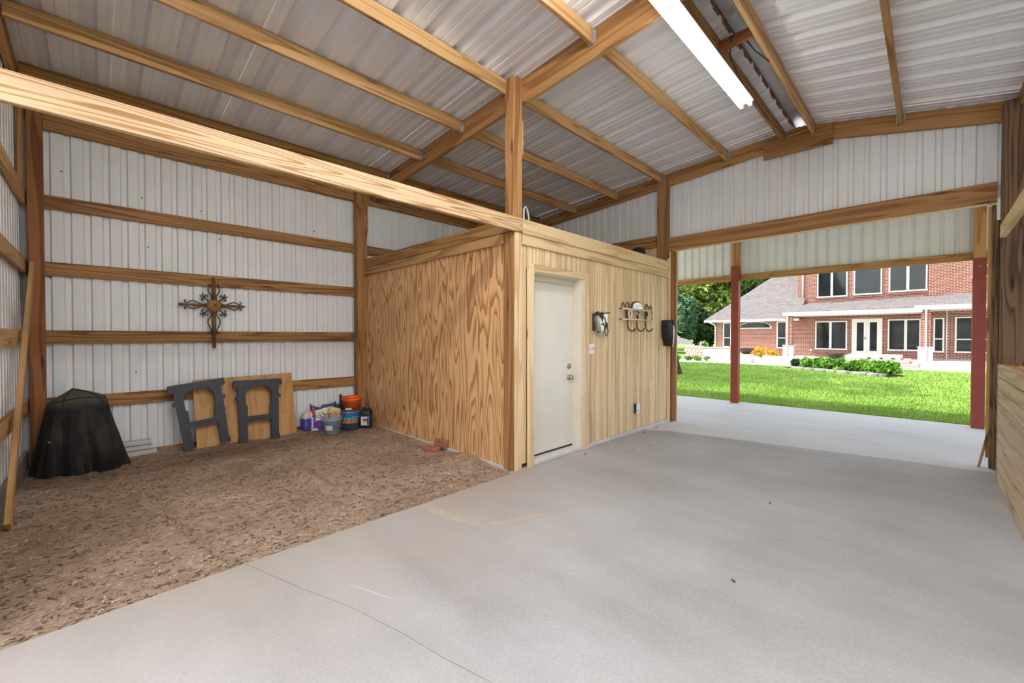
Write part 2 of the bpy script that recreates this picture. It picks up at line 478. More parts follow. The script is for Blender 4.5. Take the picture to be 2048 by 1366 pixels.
def board(name, p0, p1, width, thick, wdir, mat, parent=None, bev=0.004):
    """lumber from p0 to p1 (axis), local X along the grain, width along wdir"""
    p0, p1 = V(p0), V(p1)
    x = (p1 - p0); L = x.length; x.normalize()
    y = V(wdir); y = (y - x * y.dot(x)).normalized()
    z = x.cross(y)
    o = box(name, -L / 2, L / 2, -width / 2, width / 2, -thick / 2, thick / 2, mat, None, bev)
    rot = Matrix((x, y, z)).transposed()
    o.rotation_euler = rot.to_euler()
    o.location = (p0 + p1) / 2
    return adopt(o, parent)

def poly_prism(name, pts, axis, a0, a1, mat, parent=None):
    """polygon in the plane across AXIS extruded from a0 to a1; pts are the two other coordinates in order"""
    def put(p, a):
        q = list(p); q.insert(axis, a); return tuple(q)
    n = len(pts)
    vs = [put(p, a0) for p in pts] + [put(p, a1) for p in pts]
    c = [sum(v[i] for v in vs) / len(vs) for i in range(3)]
    vs = [(v[0] - c[0], v[1] - c[1], v[2] - c[2]) for v in vs]
    fs = [tuple(range(n)), tuple(range(2 * n - 1, n - 1, -1))] + [(i, i + n, (i + 1) % n + n, (i + 1) % n) for i in range(n)]
    return fix_normals(mesh_obj(name, vs, fs, mat, parent, c))

def tube_data(pts, r, seg=8, closed=False):
    pts = [V(p) for p in pts]
    n = len(pts)
    vs, fs = [], []
    up = None
    for i, p in enumerate(pts):
        if closed: t = pts[(i + 1) % n] - pts[i - 1]
        else: t = pts[min(i + 1, n - 1)] - pts[max(i - 1, 0)]
        t.normalize()
        if up is None:
            up = V((0, 0, 1)) if abs(t.z) < 0.9 else V((1, 0, 0))
        a = (up - t * up.dot(t))
        if a.length < 1e-4: a = t.orthogonal()
        a.normalize(); up = a
        b = t.cross(a)
        rr = r[i] if isinstance(r, (list, tuple)) else r
        for k in range(seg):
            th = 2 * math.pi * k / seg
            vs.append(p + (a * math.cos(th) + b * math.sin(th)) * rr)
    m = n if closed else n - 1
    for i in range(m):
        j = (i + 1) % n
        for k in range(seg):
            k2 = (k + 1) % seg
            fs.append((i * seg + k, i * seg + k2, j * seg + k2, j * seg + k))
    if not closed:
        fs.append(tuple(range(seg - 1, -1, -1)))
        fs.append(tuple(range((n - 1) * seg, n * seg)))
    return vs, fs

def tube(name, pts, r, mat, parent=None, seg=8, closed=False):
    vs, fs = tube_data(pts, r, seg, closed)
    c = sum((V(p) for p in vs), V()) / len(vs)
    return mesh_obj(name, [v - c for v in vs], fs, mat, parent, c, smooth=True)

def lathe(name, prof, mat, parent=None, loc=(0, 0, 0), seg=28, rot=None, smooth=True):
    vs, fs = [], []
    for r, z in prof:
        for k in range(seg):
            th = 2 * math.pi * k / seg
            vs.append((r * math.cos(th), r * math.sin(th), z))
    for i in range(len(prof) - 1):
        for k in range(seg):
            k2 = (k + 1) % seg
            fs.append((i * seg + k, i * seg + k2, (i + 1) * seg + k2, (i + 1) * seg + k))
    if prof[0][0] > 1e-4: fs.append(tuple(range(seg - 1, -1, -1)))
    if prof[-1][0] > 1e-4: fs.append(tuple(range((len(prof) - 1) * seg, len(prof) * seg)))
    o = mesh_obj(name, vs, fs, mat, parent, loc, rot, smooth)
    if smooth:
        o.data.polygons.foreach_set('use_smooth', [len(p.vertices) == 4 for p in o.data.polygons])
    return o

def copy_tree(o, parent=None, dloc=(0, 0, 0)):
    c = o.copy(); COL.objects.link(c)
    if parent is not None: c.parent = parent
    else: c.location = o.location + V(dloc)
    for ch in list(o.children): copy_tree(ch, c)
    return c

def rib_profile(u0, u1, rib=(0.1524, 0.0, 0.028), minor=(), wide=1.0):
    """breakpoints (u, depth) of a ribbed steel sheet between u0 and u1; depth grows away from the room"""
    pts = []
    RIB, ph, h = rib
    k = math.floor((u0 - ph) / RIB) - 1
    while k * RIB + ph < u1 + RIB:
        b = k * RIB + ph
        w_ = 1.0 if RIB < 0.2 else 1.75
        pts += [(b - 0.036 * w_, 0), (b - 0.020 * w_, h), (b + 0.018 * w_, h), (b + 0.032 * w_, 0)]
        for f in minor:
            pts += [(b + RIB * f - 0.010, 0), (b + RIB * f - 0.005, 0.006), (b + RIB * f + 0.005, 0.006), (b + RIB * f + 0.010, 0)]
        k += 1
    out = [p for p in pts if u0 < p[0] < u1]
    def dep(u):
        for a, b in zip(pts, pts[1:]):
            if a[0] <= u <= b[0]:
                t = (u - a[0]) / max(1e-9, b[0] - a[0]); return a[1] + (b[1] - a[1]) * t
        return 0
    return [(u0, dep(u0))] + out + [(u1, dep(u1))]

def panels(parent, u0, u1, place, bottom, top, mat, name='metal_panel', width=0.9144, start=None, rib=(0.1524, 0.0, 0.021), minor=()):
    """ribbed sheets side by side; place(u, v, depth) gives the world point, bottom(u)/top(u) its ends"""
    a = u0 if start is None else start
    i = 0
    while a < u1 - 1e-6:
        b = min(u1, a + width)
        pr = rib_profile(max(a, u0), b, rib, minor)
        lift = 0.0006 * (i % 2)
        vs, fs = [], []
        for u, d in pr:
            vs.append(V(place(u, bottom(u), d + lift))); vs.append(V(place(u, top(u), d + lift)))
        for k in range(len(pr) - 1):
            fs.append((2 * k, 2 * k + 1, 2 * k + 3, 2 * k + 2))
        c = sum(vs, V()) / len(vs)
        mesh_obj(name, [v - c for v in vs], fs, mat, parent, c)
        a = b; i += 1
# ================================================================ THE BARN
RY = 1.25                                    # ridge
def zr(y): return 4.215 - 0.07 * (y - RY) if y >= RY else 4.215 - 0.21 * (RY - y)
XL, XM, XG, XO = -0.56, 3.17, 6.66, 9.55     # far-left gable, middle frame, front gable, porch front
YB, YS, YP, YR = 6.53, 3.03, -0.46, -4.10    # back wall, tack room face, right partition, right eave

def pole(name, x0, x1, y0, y1, z0, z1, mat, parent=None, bev=0.005):
    """upright timber, grain running up"""
    return board(name, ((x0 + x1) / 2, (y0 + y1) / 2, z0), ((x0 + x1) / 2, (y0 + y1) / 2, z1), abs(y1 - y0), abs(x1 - x0), (0, 1, 0), mat, parent, bev)

# ---------------------------------------------------------------- floors
fl = empty('floor', (2, 1, 0), 'grey broom-finished concrete aisle running out to the lawn', kind='structure')
J1 = [(0.623, 2.959), (0.778, 2.455), (0.907, 2.104), (0.996, 1.755), (1.05, 1.477), (1.112, 1.232), (1.22, 0.5), (1.30, -0.5), (1.36, -4.3)]
J2 = [(5.60, 3.55), (5.74, 3.03), (5.95, 2.69), (6.26, 0.90), (6.48, -0.41), (6.62, -1.6), (6.80, -4.3)]
def slab(pts, z1=0.0, mt='concrete'):
    bm = bmesh.new()
    vs = [bm.verts.new((x, y, z1)) for x, y in pts]
    f = bm.faces.new(vs)
    r = bmesh.ops.extrude_face_region(bm, geom=[f])
    bmesh.ops.translate(bm, vec=(0, 0, -0.14), verts=[v for v in r['geom'] if isinstance(v, bmesh.types.BMVert)])
    bmesh.ops.recalc_face_normals(bm, faces=bm.faces)
    me = bpy.data.meshes.new('slab'); bm.to_mesh(me); bm.free()
    me.materials.append(M[mt])
    o = bpy.data.objects.new('slab', me); COL.objects.link(o)
    adopt(o, fl); return o
g = 0.0018
slab([(XL - 3.4, -4.3), (1.36 - g, -4.3)] + [(x - g, y) for x, y in J1[::-1][1:]] + [(0.3, 2.94), (-0.33, 2.905), (XL - 3.4, 2.905)])
slab([(1.36 + g, -4.3), (6.80 - 0.004, -4.3)] + [(x - 0.004, y) for x, y in J2[::-1][1:-2]] + [(5.74 - 0.004, 3.03), (5.74 - 0.004, 3.06), (2.97, 3.06), (2.95, 2.995), (1.9, 2.972), (1.234, 2.965)] + [(x + g, y) for x, y in J1[:-1]])
slab([(6.80 + 0.004, -4.3), (9.66, -4.3), (9.66, 7.0), (6.70, 7.0), (6.70, 3.10), (5.74 + 0.004, 3.06), (5.74 + 0.004, 3.03)] + [(x + 0.004, y) for x, y in J2[2:-1]], mt='porch_concrete')
# hairline scratch in the slab
tube('scratch', [(0.987, 2.286, -0.001), (1.041, 2.155, -0.001), (1.087, 2.018, -0.001)], 0.003, M['grey_trim'], fl, 4)
# dirt packed into the joints
for JL, wj in ((J1, 0.004), (J2[1:], 0.006)):
    vs = []
    for x, y in JL: vs += [(x - wj, y, -0.003), (x + wj, y, -0.003)]
    mesh_obj('joint_fill', vs, [(2 * i, 2 * i + 1, 2 * i + 3, 2 * i + 2) for i in range(len(JL) - 1)], M['chip_tan'] if JL is J1 else M['skirt'], fl)
# packed earth and yard under and round the building
def plane_grid(name, x0, x1, y0, y1, nx, ny, zf, mat, parent=None):
    xs = np.linspace(x0, x1, nx); ys = np.linspace(y0, y1, ny)
    vs = [(x, y, zf(x, y)) for y in ys for x in xs]
    fs = [(j * nx + i, j * nx + i + 1, (j + 1) * nx + i + 1, (j + 1) * nx + i) for j in range(ny - 1) for i in range(nx - 1)]
    return mesh_obj(name, vs, fs, mat, parent, smooth=True)
yard = plane_grid('ground', -40, 9.66, -40, 60, 12, 12, lambda x, y: -0.16, M['ground'])
tag(yard, 'bare packed yard around and under the barn', kind='structure')
apron = box('bounce_pavement', XL - 16, XL - 3.45, -14, 14, -0.15, -0.01, M['walk'])  # unseen ground, made pale to throw sunlight back into the barn
tag(apron, 'unseen pale concrete ground added outside the open end of the aisle to bounce sunlight in', kind='structure')

F1 = [(0.328, 4.804), (0.362, 4.326), (0.431, 3.827), (0.477, 3.519), (0.54, 3.224), (0.623, 2.93)]
F2 = [(1.527, 5.493), (1.548, 4.554), (1.614, 3.729), (1.702, 3.328), (1.798, 3.0)]
def seg_d(px, py, L):
    best = (9, 0)
    for (ax, ay), (bx, by) in zip(L, L[1:]):
        dx, dy = bx - ax, by - ay
        t = max(0, min(1, ((px - ax) * dx + (py - ay) * dy) / (dx * dx + dy * dy)))
        ex, ey = px - ax - t * dx, py - ay - t * dy
        d = math.hypot(ex, ey)
        if d < best[0]: best = (d, 1 if ex * dy - ey * dx > 0 else -1)
    return best
def dirt_z(x, y):
    t = (y - 2.9) / 3.6
    z = -0.030 + 0.062 * max(0, t) ** 0.8
    z += 0.020 * noise.noise((x * 1.1, y * 1.1, 0.3)) + 0.016 * noise.noise((x * 4, y * 4, 2.0)) + 0.013 * noise.noise((x * 13, y * 13, 5.0))
    z += 0.05 * math.exp(-((x - 2.95) ** 2 + (y - 3.75) ** 2) / 0.10)
    for L, k in ((F1, 1.0), (F2, 0.6)):
        d, s = seg_d(x, y, L)
        z -= 0.045 * k * math.exp(-(d / 0.020) ** 2)
        z += 0.034 * k * math.exp(-((d * s - 0.075) / 0.06) ** 2)
    if y < 3.06: z = min(z, -0.008)
    return z
dirt = plane_grid('dirt_floor', -0.58, 3.06, 2.86, 6.56, 190, 190, dirt_z, M['dirt'])
tag(dirt, 'brown raked dirt floor of the stall in front of the tack room', kind='structure')
def edge_y(x): return 2.905 + (x + 0.33) * 0.0275 + 0.012
def chips(name, n, mat, smin, smax, label, ymax=6.4):
    vs, fs = [], []
    for i in range(n):
        x = random.uniform(-0.5, 2.95); y = edge_y(x) + (ymax - edge_y(x)) * random.random() ** 1.25
        L = random.uniform(smin, smax); wd = L * random.uniform(0.14, 0.3)
        a = random.uniform(0, math.tau); ca, sa = math.cos(a), math.sin(a)
        z = dirt_z(x, y) + 0.002
        t0 = random.uniform(-0.3, 0.3); cu = random.uniform(-0.3, 0.5) * L
        b = len(vs)
        for k, u in enumerate((-0.5, 0, 0.5)):
            for s in (-0.5, 0.5):
                lx, ly = u * L, s * wd + (cu * (0.25 - u * u))
                vs.append((x + lx * ca - ly * sa, y + lx * sa + ly * ca, z + t0 * s * wd + max(0, 0.25 - u * u) * 0.25 * L * abs(t0) + 0.003))
        for k in range(2):
            q = b + 2 * k; fs.append((q, q + 2, q + 3, q + 1))
            # underside edge gives the chip thickness
        for k in range(3):
            p = vs[b + 2 * k]; vs.append((p[0], p[1], p[2] - 0.004))
        for k in range(2):
            fs.append((b + 2 * k, b + 6 + k, b + 7 + k, b + 2 * k + 2))
    o = mesh_obj(name, vs, fs, mat)
    return tag(o, label, 'wood chips', kind='stuff')
chips('wood_chips', 4200, M['chip_tan'], 0.012, 0.045, 'tan bark chips scattered thickly over the dirt floor')
chips('wood_chips', 2200, M['chip_dark'], 0.010, 0.040, 'dark brown bark shreds scattered over the dirt floor')
chips('wood_chips', 1900, M['chip_pale'], 0.010, 0.040, 'pale splinters and shavings scattered over the dirt floor')

sm = [(1.90, 2.93), (1.905, 2.80), (1.925, 2.62), (1.965, 2.47), (2.03, 2.35), (2.12, 2.275), (2.24, 2.225), (2.36, 2.18), (2.52, 2.14)]
vs, fs = [], []
for i, (x, y) in enumerate(sm):
    w_ = 0.055 * (1 - i / 8.5) + 0.012
    a = sm[min(i + 1, 8)]; b = sm[max(i - 1, 0)]
    t = V((a[0] - b[0], a[1] - b[1])).normalized()
    for q, zq in ((-1, 0.0004), (-.4, 0.004), (.5, 0.003), (1, 0.0004)):
        jx = 0.012 * noise.noise((x * 9, y * 9, q))
        vs.append((x - t.y * w_ * q + jx, y + t.x * w_ * q + jx, zq))
for i in range(8):
    for q in range(3): fs.append((4 * i + q, 4 * i + q + 1, 4 * i + q + 5, 4 * i + q + 4))
tag(mesh_obj('dirt_smear', vs, fs, M['smear'], None, (0, 0, 0), None, True), 'curved smear of tan dirt dragged onto the concrete', 'dirt', kind='stuff')

# ---------------------------------------------------------------- back wall with the girts
wb = empty('wall_back', (1.2, YB, 0), 'white ribbed steel back wall with brown horizontal girts', kind='structure')
def pl_back(u, v, d): return (u, YB + d, v)
panels(wb, -0.63, 6.80, pl_back, lambda u: -0.05, lambda u: zr(YB) + 0.01, M['white_metal'], rib=(0.1495, -0.228, 0.027))
for zc in (2.80, 2.105, 1.388, 0.682):
    board('girt', (-0.42, YB - 0.022, zc), (2.90, YB - 0.022, zc), 0.140, 0.038, (0, 0, 1), M['girt'], wb)
    if zc > 2.3: board('girt', (3.05, YB - 0.022, zc), (6.6, YB - 0.022, zc), 0.140, 0.038, (0, 0, 1), M['girt'], wb)
board('eave_header', (-0.42, YB - 0.022, 3.69), (3.15, YB - 0.022, 3.69), 0.30, 0.04, (0, 0, 1), M['girt'], wb)
board('eave_header', (3.15, YB - 0.022, 3.69), (6.64, YB - 0.022, 3.69), 0.30, 0.04, (0, 0, 1), M['girt'], wb)
board('bottom_board', (-0.4, YB - 0.025, 0.02), (2.9, YB - 0.025, 0.02), 0.10, 0.03, (0, 0, 1), M['girt'], wb)
pole('corner_post', -0.505, -0.395, 6.385, 6.505, -0.12, zr(6.4) - 0.02, M['post'], wb)
pole('post', 2.895, 3.055, 6.365, 6.505, -0.12, zr(6.4) - 0.02, M['girt'], wb)
pole('post_block', 3.055, 3.085, 6.40, 6.50, 3.05, 3.60, M['girt'], wb)
pole('post', 6.58, 6.72, 6.365, 6.505, -0.12, zr(6.4) - 0.02, M['girt'], wb)
for x, z in ((-0.27, 3.15), (0.37, 3.02), (1.12, 2.66), (0.42, 2.45), (-0.36, 2.02), (0.30, 0.98), (0.93, 2.98), (2.3, 2.97)):
    lathe('screw', [(0.0, -0.006), (0.008, -0.006), (0.008, 0.0), (0, 0.0)], M['screw'], wb, (x, YB - 0.002, z), 8, (R(90), 0, 0))

# ---------------------------------------------------------------- far-left gable wall
wlft = empty('wall_left', (XL, 5, 0), 'white ribbed steel end wall at the far left of the stall', kind='structure')
panels(wlft, 2.98, 6.60, lambda u, v, d: (XL - d, u, v), lambda u: -0.05, lambda u: zr(u) + 0.01, M['white_metal'])
panels(wlft, YR, 2.98, lambda u, v, d: (XL - d, u, v), lambda u: 2.75, lambda u: zr(u) + 0.01, M['white_metal'])
for zc in (2.80, 2.105, 1.388, 0.682):
    board('girt', (-0.535, 3.1, zc), (-0.535, 6.50, zc), 0.140, 0.038, (0, 0, 1), M['purlin'], wlft)
board('skirt_board', (-0.54, 3.0, 0.10), (-0.54, 6.5, 0.10), 0.26, 0.03, (0, 0, 1), M['skirt'], wlft)
board('header', (-0.53, YP, 2.9), (-0.53, 3.0, 2.9), 0.22, 0.05, (0, 0, 1), M['girt'], wlft)
pole('post', -0.56, -0.42, 3.04, 3.18, -0.12, zr(3.1) - 0.02, M['girt'], wlft)
pole('post', -0.56, -0.42, -0.62, -0.48, -0.12, zr(-0.5) - 0.02, M['girt'], wlft)
board('end_rafter', (-0.53, RY, zr(RY) - 0.12), (-0.53, 6.5, zr(6.5) - 0.12), 0.22, 0.04, (0, 0, 1), M['rafter'], wlft)
board('end_rafter', (-0.53, RY, zr(RY) - 0.12), (-0.53, YR, zr(YR) - 0.12), 0.22, 0.04, (0, 0, 1), M['rafter'], wlft)
board('corner_stud', (-0.53, 6.20, 2.87), (-0.53, 6.20, 3.66), 0.09, 0.04, (0, 1, 0), M['girt'], wlft)
# loose board leaning along the end wall
lb = board('leaning_board', (-0.475, 4.60, 0.045), (-0.475, 6.46, 2.17), 0.085, 0.035, (0, 1, -1), M['purlin'])
tag(lb, 'narrow brown board leaning slantwise against the end wall girts beside the corner post', 'board')

# ---------------------------------------------------------------- front gable wall
wg = empty('wall_front', (XG, 3, 0), 'white ribbed steel gable wall above the open end of the aisle', kind='structure')
XS = 6.745
panels(wg, YR, 3.14, lambda u, v, d: (XS + d, u, v), lambda u: 2.86, lambda u: zr(u) + 0.01, M['white_metal'], rib=(0.155, 0.109, 0.027))
panels(wg, 3.14, 6.53, lambda u, v, d: (XS + d, u, v), lambda u: -0.05, lambda u: zr(u) + 0.01, M['white_metal'], rib=(0.155, 0.109, 0.027))
board('header', (6.69, YP - 0.02, 2.905), (6.69, 3.06, 2.905), 0.215, 0.06, (0, 0, 1), M['rafter'], wg)
board('header_lip', (6.69, YP + 0.05, 2.791), (6.69, 2.99, 2.791), 0.058, 0.012, (1, 0, 0), M['cap'], wg, 0.002)
board('girt', (6.70, 3.21, 2.99), (6.70, 6.5, 2.99), 0.20, 0.05, (0, 0, 1), M['girt'], wg)
pole('post', 6.585, 6.72, 3.055, 3.215, -0.10, 3.965, M['rafter'], wg)
pole('jamb_board', 6.60, 6.75, 2.955, 2.993, 0.0, 2.785, M['post'], wg)
pole('jamb_strip', 6.735, 6.75, 2.935, 2.955, 0.0, 2.785, M['cap'], wg, 0.001)
box('jamb_lip', 6.575, 6.60, 2.985, 3.03, 0.0, 2.66, M['cream'], wg, 0.002)
# gable rafters and the splice at the ridge
def rafter(name, x, y0, y1, depth, mat, parent, thick=0.04, drop=0.0):
    z0, z1 = zr(y0) - depth / 2 - drop, zr(y1) - depth / 2 - drop
    return board(name, (x, y0, z0), (x, y1, z1), depth, thick, (0, 0, 1), mat, parent)
rafter('rafter', 6.70, 1.25, 6.5, 0.205, M['rafter'], wg, 0.045, 0.01)
rafter('rafter', 6.70, 1.25, YR, 0.205, M['rafter'], wg, 0.045, 0.01)
def plate(name, pts, x0, x1, mat, parent):
    """flat timber plate outlined in (y, z), grain along y"""
    cy = sum(p[0] for p in pts) / len(pts); cz = sum(p[1] for p in pts) / len(pts)
    o = poly_prism(name, [(p[0] - cy, p[1] - cz) for p in pts], 1, -(x1 - x0) / 2, (x1 - x0) / 2, mat)
    o.rotation_euler = (0, 0, R(90)); o.location = ((x0 + x1) / 2, cy, cz)
    return adopt(o, parent)
plate('splice_plate', [(0.90, 4.115), (1.25, 4.185), (1.68, 4.14), (1.68, 3.87), (0.90, 3.86)], 6.645, 6.675, M['girt'], wg)
# the big dark post on the right
rp = pole('post', 6.45, 6.62, -0.67, -0.497, -0.10, 3.755, M['dark'], wg)
pole('jamb_board', 6.60, 6.64, -0.497, -0.468, 0.0, 2.60, M['dark'], wg)
pole('jamb_board', 6.64, 6.72, -0.475, -0.445, 0.0, 2.77, M['dark'], wg)
pole('jamb_board', 6.72, 6.76, -0.452, -0.425, 0.10, 2.77, M['post_wood'], wg, 0.002)
board('jamb_sliver', (6.66, -0.375, 0.0), (6.66, -0.445, 0.42), 0.028, 0.02, (1, 0, 0), M['girt'], wg)

# ---------------------------------------------------------------- roof
ce = empty('ceiling', (3, RY, 4.2), 'bare galvanised roof sheets on brown purlins and rafters', kind='structure')
panels(ce, XL - 0.25, 6.95, lambda u, v, d: (u, v, zr(v) + 0.004 + d), lambda u: RY + 0.085, lambda u: 6.75, M['roof'], rib=(0.3067, 1.800, 0.048), minor=(0.38, 0.64))
panels(ce, XL - 0.25, 6.95, lambda u, v, d: (u, v, zr(v) + 0.004 + d), lambda u: RY - 0.085, lambda u: YR - 0.3, M['roof'], rib=(0.3067, 1.800, 0.048), minor=(0.38, 0.64))
# hold the roof sheets apart from the ribs' own slope: ridge cap above the gap
poly_prism('ridge_cap', [(RY - 0.24, zr(RY - 0.24) + 0.062), (RY, zr(RY) + 0.08), (RY + 0.24, zr(RY + 0.24) + 0.062), (RY + 0.24, zr(RY + 0.24) + 0.065), (RY, zr(RY) + 0.084), (RY - 0.24, zr(RY - 0.24) + 0.065)], 0, XL - 0.25, 6.95, M['galv'], ce)
for s in (-1, 1):
    y = RY + s * 0.088
    vs, fs = [], []
    pr = rib_profile(XL - 0.2, 6.9, (0.3067, 1.800, 0.048), (0.38, 0.64))
    for u, d in pr:
        wob = 0.004 * noise.noise((u * 9, s * 3, 0))
        vs += [V((u, y + s * 0.01 + wob, zr(y) + d + 0.004)), V((u, y - s * 0.008 + wob, zr(y) + d + 0.004)), V((u, y - s * 0.008 + wob, zr(y) + 0.054)), V((u, y + s * 0.01 + wob, zr(y) + 0.054))]
    for k in range(len(pr) - 1):
        for q in range(4):
            a, b = 4 * k + q, 4 * k + (q + 1) % 4
            fs.append((a, b, b + 4, a + 4))
    c = sum(vs, V()) / len(vs)
    mesh_obj('closure_strip', [v - c for v in vs], fs, M['ridge_foam'], ce, c)
PY = [(1.445, 'girt'), (2.165, 'purlin'), (3.17, 'purlin'), (4.05, 'purlin'), (4.96, 'purlin'), (5.86, 'girt'), (1.105, 'purlin'), (0.27, 'rafter'), (-0.62, 'rafter'), (-1.6, 'rafter'), (-2.6, 'rafter'), (-3.7, 'rafter')]
def hanger(x, y, z, s, parent):
    """galvanised joist hanger round a purlin end"""
    vs, fs = [], []
    prof = [(-0.024, 0.0), (-0.024, -0.125), (0.024, -0.125), (0.024, 0.0)]
    for dx in (0, -s * 0.035):
        for py, pz in prof: vs.append((dx, py, pz))
    for k in range(3): fs.append((k, k + 1, k + 5, k + 4))
    for k, sg in ((0, -1), (3, 1)):
        b = len(vs)
        vs += [(0, prof[k][0], 0), (0, prof[k][0] + sg * 0.018, 0), (0, prof[k][0] + sg * 0.018, -0.11), (0, prof[k][0], -0.11)]
        fs.append((b, b + 1, b + 2, b + 3))
    return mesh_obj('joist_hanger', vs, fs, M['galv'], parent, (x, y, z))
for y, mk in PY:
    z = zr(y) - 0.072
    pm = M['purlin'] if mk == 'purlin' else M[mk]
    for x0, x1, dz in ((-0.5, 3.158, 0.0), (3.215, 6.672, 0.0)):
        p = board('purlin', (x0, y, z + dz), (x1, y, z + dz), 0.140, 0.038, (0, 0, 1), pm, ce)
        if y > -0.7:
            hanger(x1 - 0.001, y, zr(y) - 0.02, 1, p)
# middle frame rafter, both slopes, and the splice near the ridge
for y0, y1 in ((1.27, 6.5), (1.23, YR)):
    rafter('rafter', 3.187, y0, y1, 0.235, M['rafter'], ce, 0.05, 0.004)
plate('splice_plate', [(0.92, 4.10), (1.25, 4.17), (1.56, 4.14), (1.56, 3.925), (1.25, 3.94), (0.92, 3.87)], 3.128, 3.158, M['rafter'], ce)
board('rafter_lip', (3.19, 3.0, zr(3.0) - 0.247), (3.19, 1.6, zr(1.6) - 0.247), 0.05, 0.012, (1, 0, 0), M['purlin'], ce, 0.002)
# short blocks between the two ridge purlins, and one short block by the lamp
for x in (4.16, 3.30, 1.2):
    board('blocking', (x, 1.13, zr(1.28) - 0.10), (x, 1.425, zr(1.28) - 0.10), 0.10, 0.038, (0, 0, 1), M['post'], ce)
# posts at the tack room corner and right partition line
pole('post', 3.035, 3.165, 3.035, 3.165, 0.0, zr(3.1) - 0.002, M['rafter'], ce)
board('post_strip', (3.176, 3.06, 3.30), (3.176, 3.06, 3.66), 0.05, 0.02, (0, 1, 0), M['purlin'], ce)
for x in (XL + 0.07, 3.1, 6.55):
    pole('post', x - 0.07, x + 0.07, YR - 0.07, YR + 0.07, -0.14, zr(YR) - 0.02, M['rafter'], ce)
board('eave_header', (XL, YR - 0.09, zr(YR) - 0.13), (6.7, YR - 0.09, zr(YR) - 0.13), 0.24, 0.04, (0, 0, 1), M['rafter'], ce)

# ---------------------------------------------------------------- right partition: stall boards, beam
wr = empty('wall_right', (3, YP, 0), 'low stall partition of pale horizontal pine boards', kind='structure')
bh = 1.135 / 9
for k in range(9):
    for x0, x1 in ((-0.45, 3.05), (3.056, 6.10)) if k % 2 == 0 else ((-0.45, 1.9), (1.906, 6.10)):
        board('plank', (x0, YP - 0.021 + 0.001 * (k % 3), -0.002 + bh * (k + 0.5)), (x1, YP - 0.021 + 0.001 * (k % 3), -0.002 + bh * (k + 0.5)), bh - 0.010, 0.038, (0, 0, 1), M['stall'], wr, 0.004)
box('end_stud', 6.10, 6.45, YP - 0.16, YP - 0.02, 0.0, 1.12, M['girt'], wr)
board('beam', (-0.45, YP - 0.02, 2.40), (6.14, YP - 0.02, 2.40), 0.115, 0.040, (0, 0, 1), M['cap'], wr, 0.003)
pole('post', 3.03, 3.17, YP - 0.20, YP - 0.062, -0.1, zr(YP - 0.1) - 0.02, M['dark'], wr)

# ---------------------------------------------------------------- tack room: plywood side
ws = empty('wall_inner', (3.03, 5, 0), 'knotty plywood side wall of the tack room facing the stall', kind='structure')
def ply(y0, y1):
    board('plywood_panel', (3.045, (y0 + y1) / 2, 0.0), (3.045, (y0 + y1) / 2, 2.40), y1 - y0, 0.022, (0, 1, 0), M['ply'], ws, 0.0015)
ply(3.165, 4.384); ply(4.386, 5.604); ply(5.606, 6.52)
board('foundation_strip', (3.035, 3.10, -0.008), (3.035, 6.5, -0.008), 0.062, 0.025, (0, 0, 1), M['foundation'], ws, 0.004)
board('cap_board', (3.02, 3.06, 2.545), (3.02, 4.78, 2.545), 0.140, 0.03, (0, 0, 1), M['rafter'], ws)
board('cap_board', (3.02, 4.784, 2.548), (3.02, 6.72, 2.548), 0.140, 0.03, (0, 0, 1), M['girt'], ws)
board('trim_board', (3.017, 3.165, 2.418), (3.017, 6.66, 2.418), 0.105, 0.024, (0, 0, 1), M['purlin'], ws)
board('corner_board', (3.024, 3.10, 0.0), (3.024, 3.10, 2.472), 0.125, 0.02, (0, 1, 0), M['rafter'], ws, 0.002)
board('corner_board', (3.022, 6.58, 0.0), (3.022, 6.58, 2.46), 0.10, 0.02, (0, 1, 0), M['purlin'], ws, 0.002)

# ---------------------------------------------------------------- tack room: beadboard face
wf = empty('wall_tack_room', (4.8, YS, 0), 'pale vertical beadboard wall of the tack room along the aisle', kind='structure')
xx, PW = 3.132, 0.0982
k = 0
while xx < 6.55:
    x1 = min(xx + PW, 6.56)
    lo = 0.045
    if 3.22 < (xx + x1) / 2 < 4.32: lo = 2.12
    dz = 0.0015 * ((k * 7) % 3)
    board('plank', ((xx + x1) / 2, YS + 0.010 - dz, lo), ((xx + x1) / 2, YS + 0.010 - dz, 2.40), x1 - xx - 0.011, 0.02, (1, 0, 0), M['bead'], wf, 0.003)
    xx += PW; k += 1
box('backing', 3.135, 6.56, YS + 0.021, YS + 0.03, 2.12, 2.6, M['post'], wf, 0)
box('backing', 4.21, 6.56, YS + 0.021, YS + 0.03, 0.0, 2.12, M['post'], wf, 0)
box('backing', 3.135, 3.30, YS + 0.021, YS + 0.03, 0.0, 2.12, M['post'], wf, 0)
board('beam', (-0.45, 3.008, 2.547), (3.13, 3.008, 2.547), 0.146, 0.040, (0, 0, 1), M['fresh'], wf, 0.004)
board('cap_board', (3.132, 3.006, 2.540), (4.98, 3.006, 2.537), 0.150, 0.040, (0, 0, 1), M['cap'], wf, 0.004)
board('cap_board', (4.983, 3.006, 2.537), (6.60, 3.006, 2.532), 0.150, 0.040, (0, 0, 1), M['cap'], wf, 0.004)
board('trim_board', (3.14, 3.016, 2.412), (6.60, 3.016, 2.402), 0.110, 0.024, (0, 0, 1), M['cap'], wf, 0.003)
board('corner_board', (3.082, 3.017, 0.0), (3.082, 3.017, 2.472), 0.095, 0.022, (1, 0, 0), M['cap'], wf, 0.003)
board('end_board', (6.575, 3.016, 0.0), (6.575, 3.016, 2.35), 0.035, 0.05, (1, 0, 0), M['cap'], wf, 0.003)
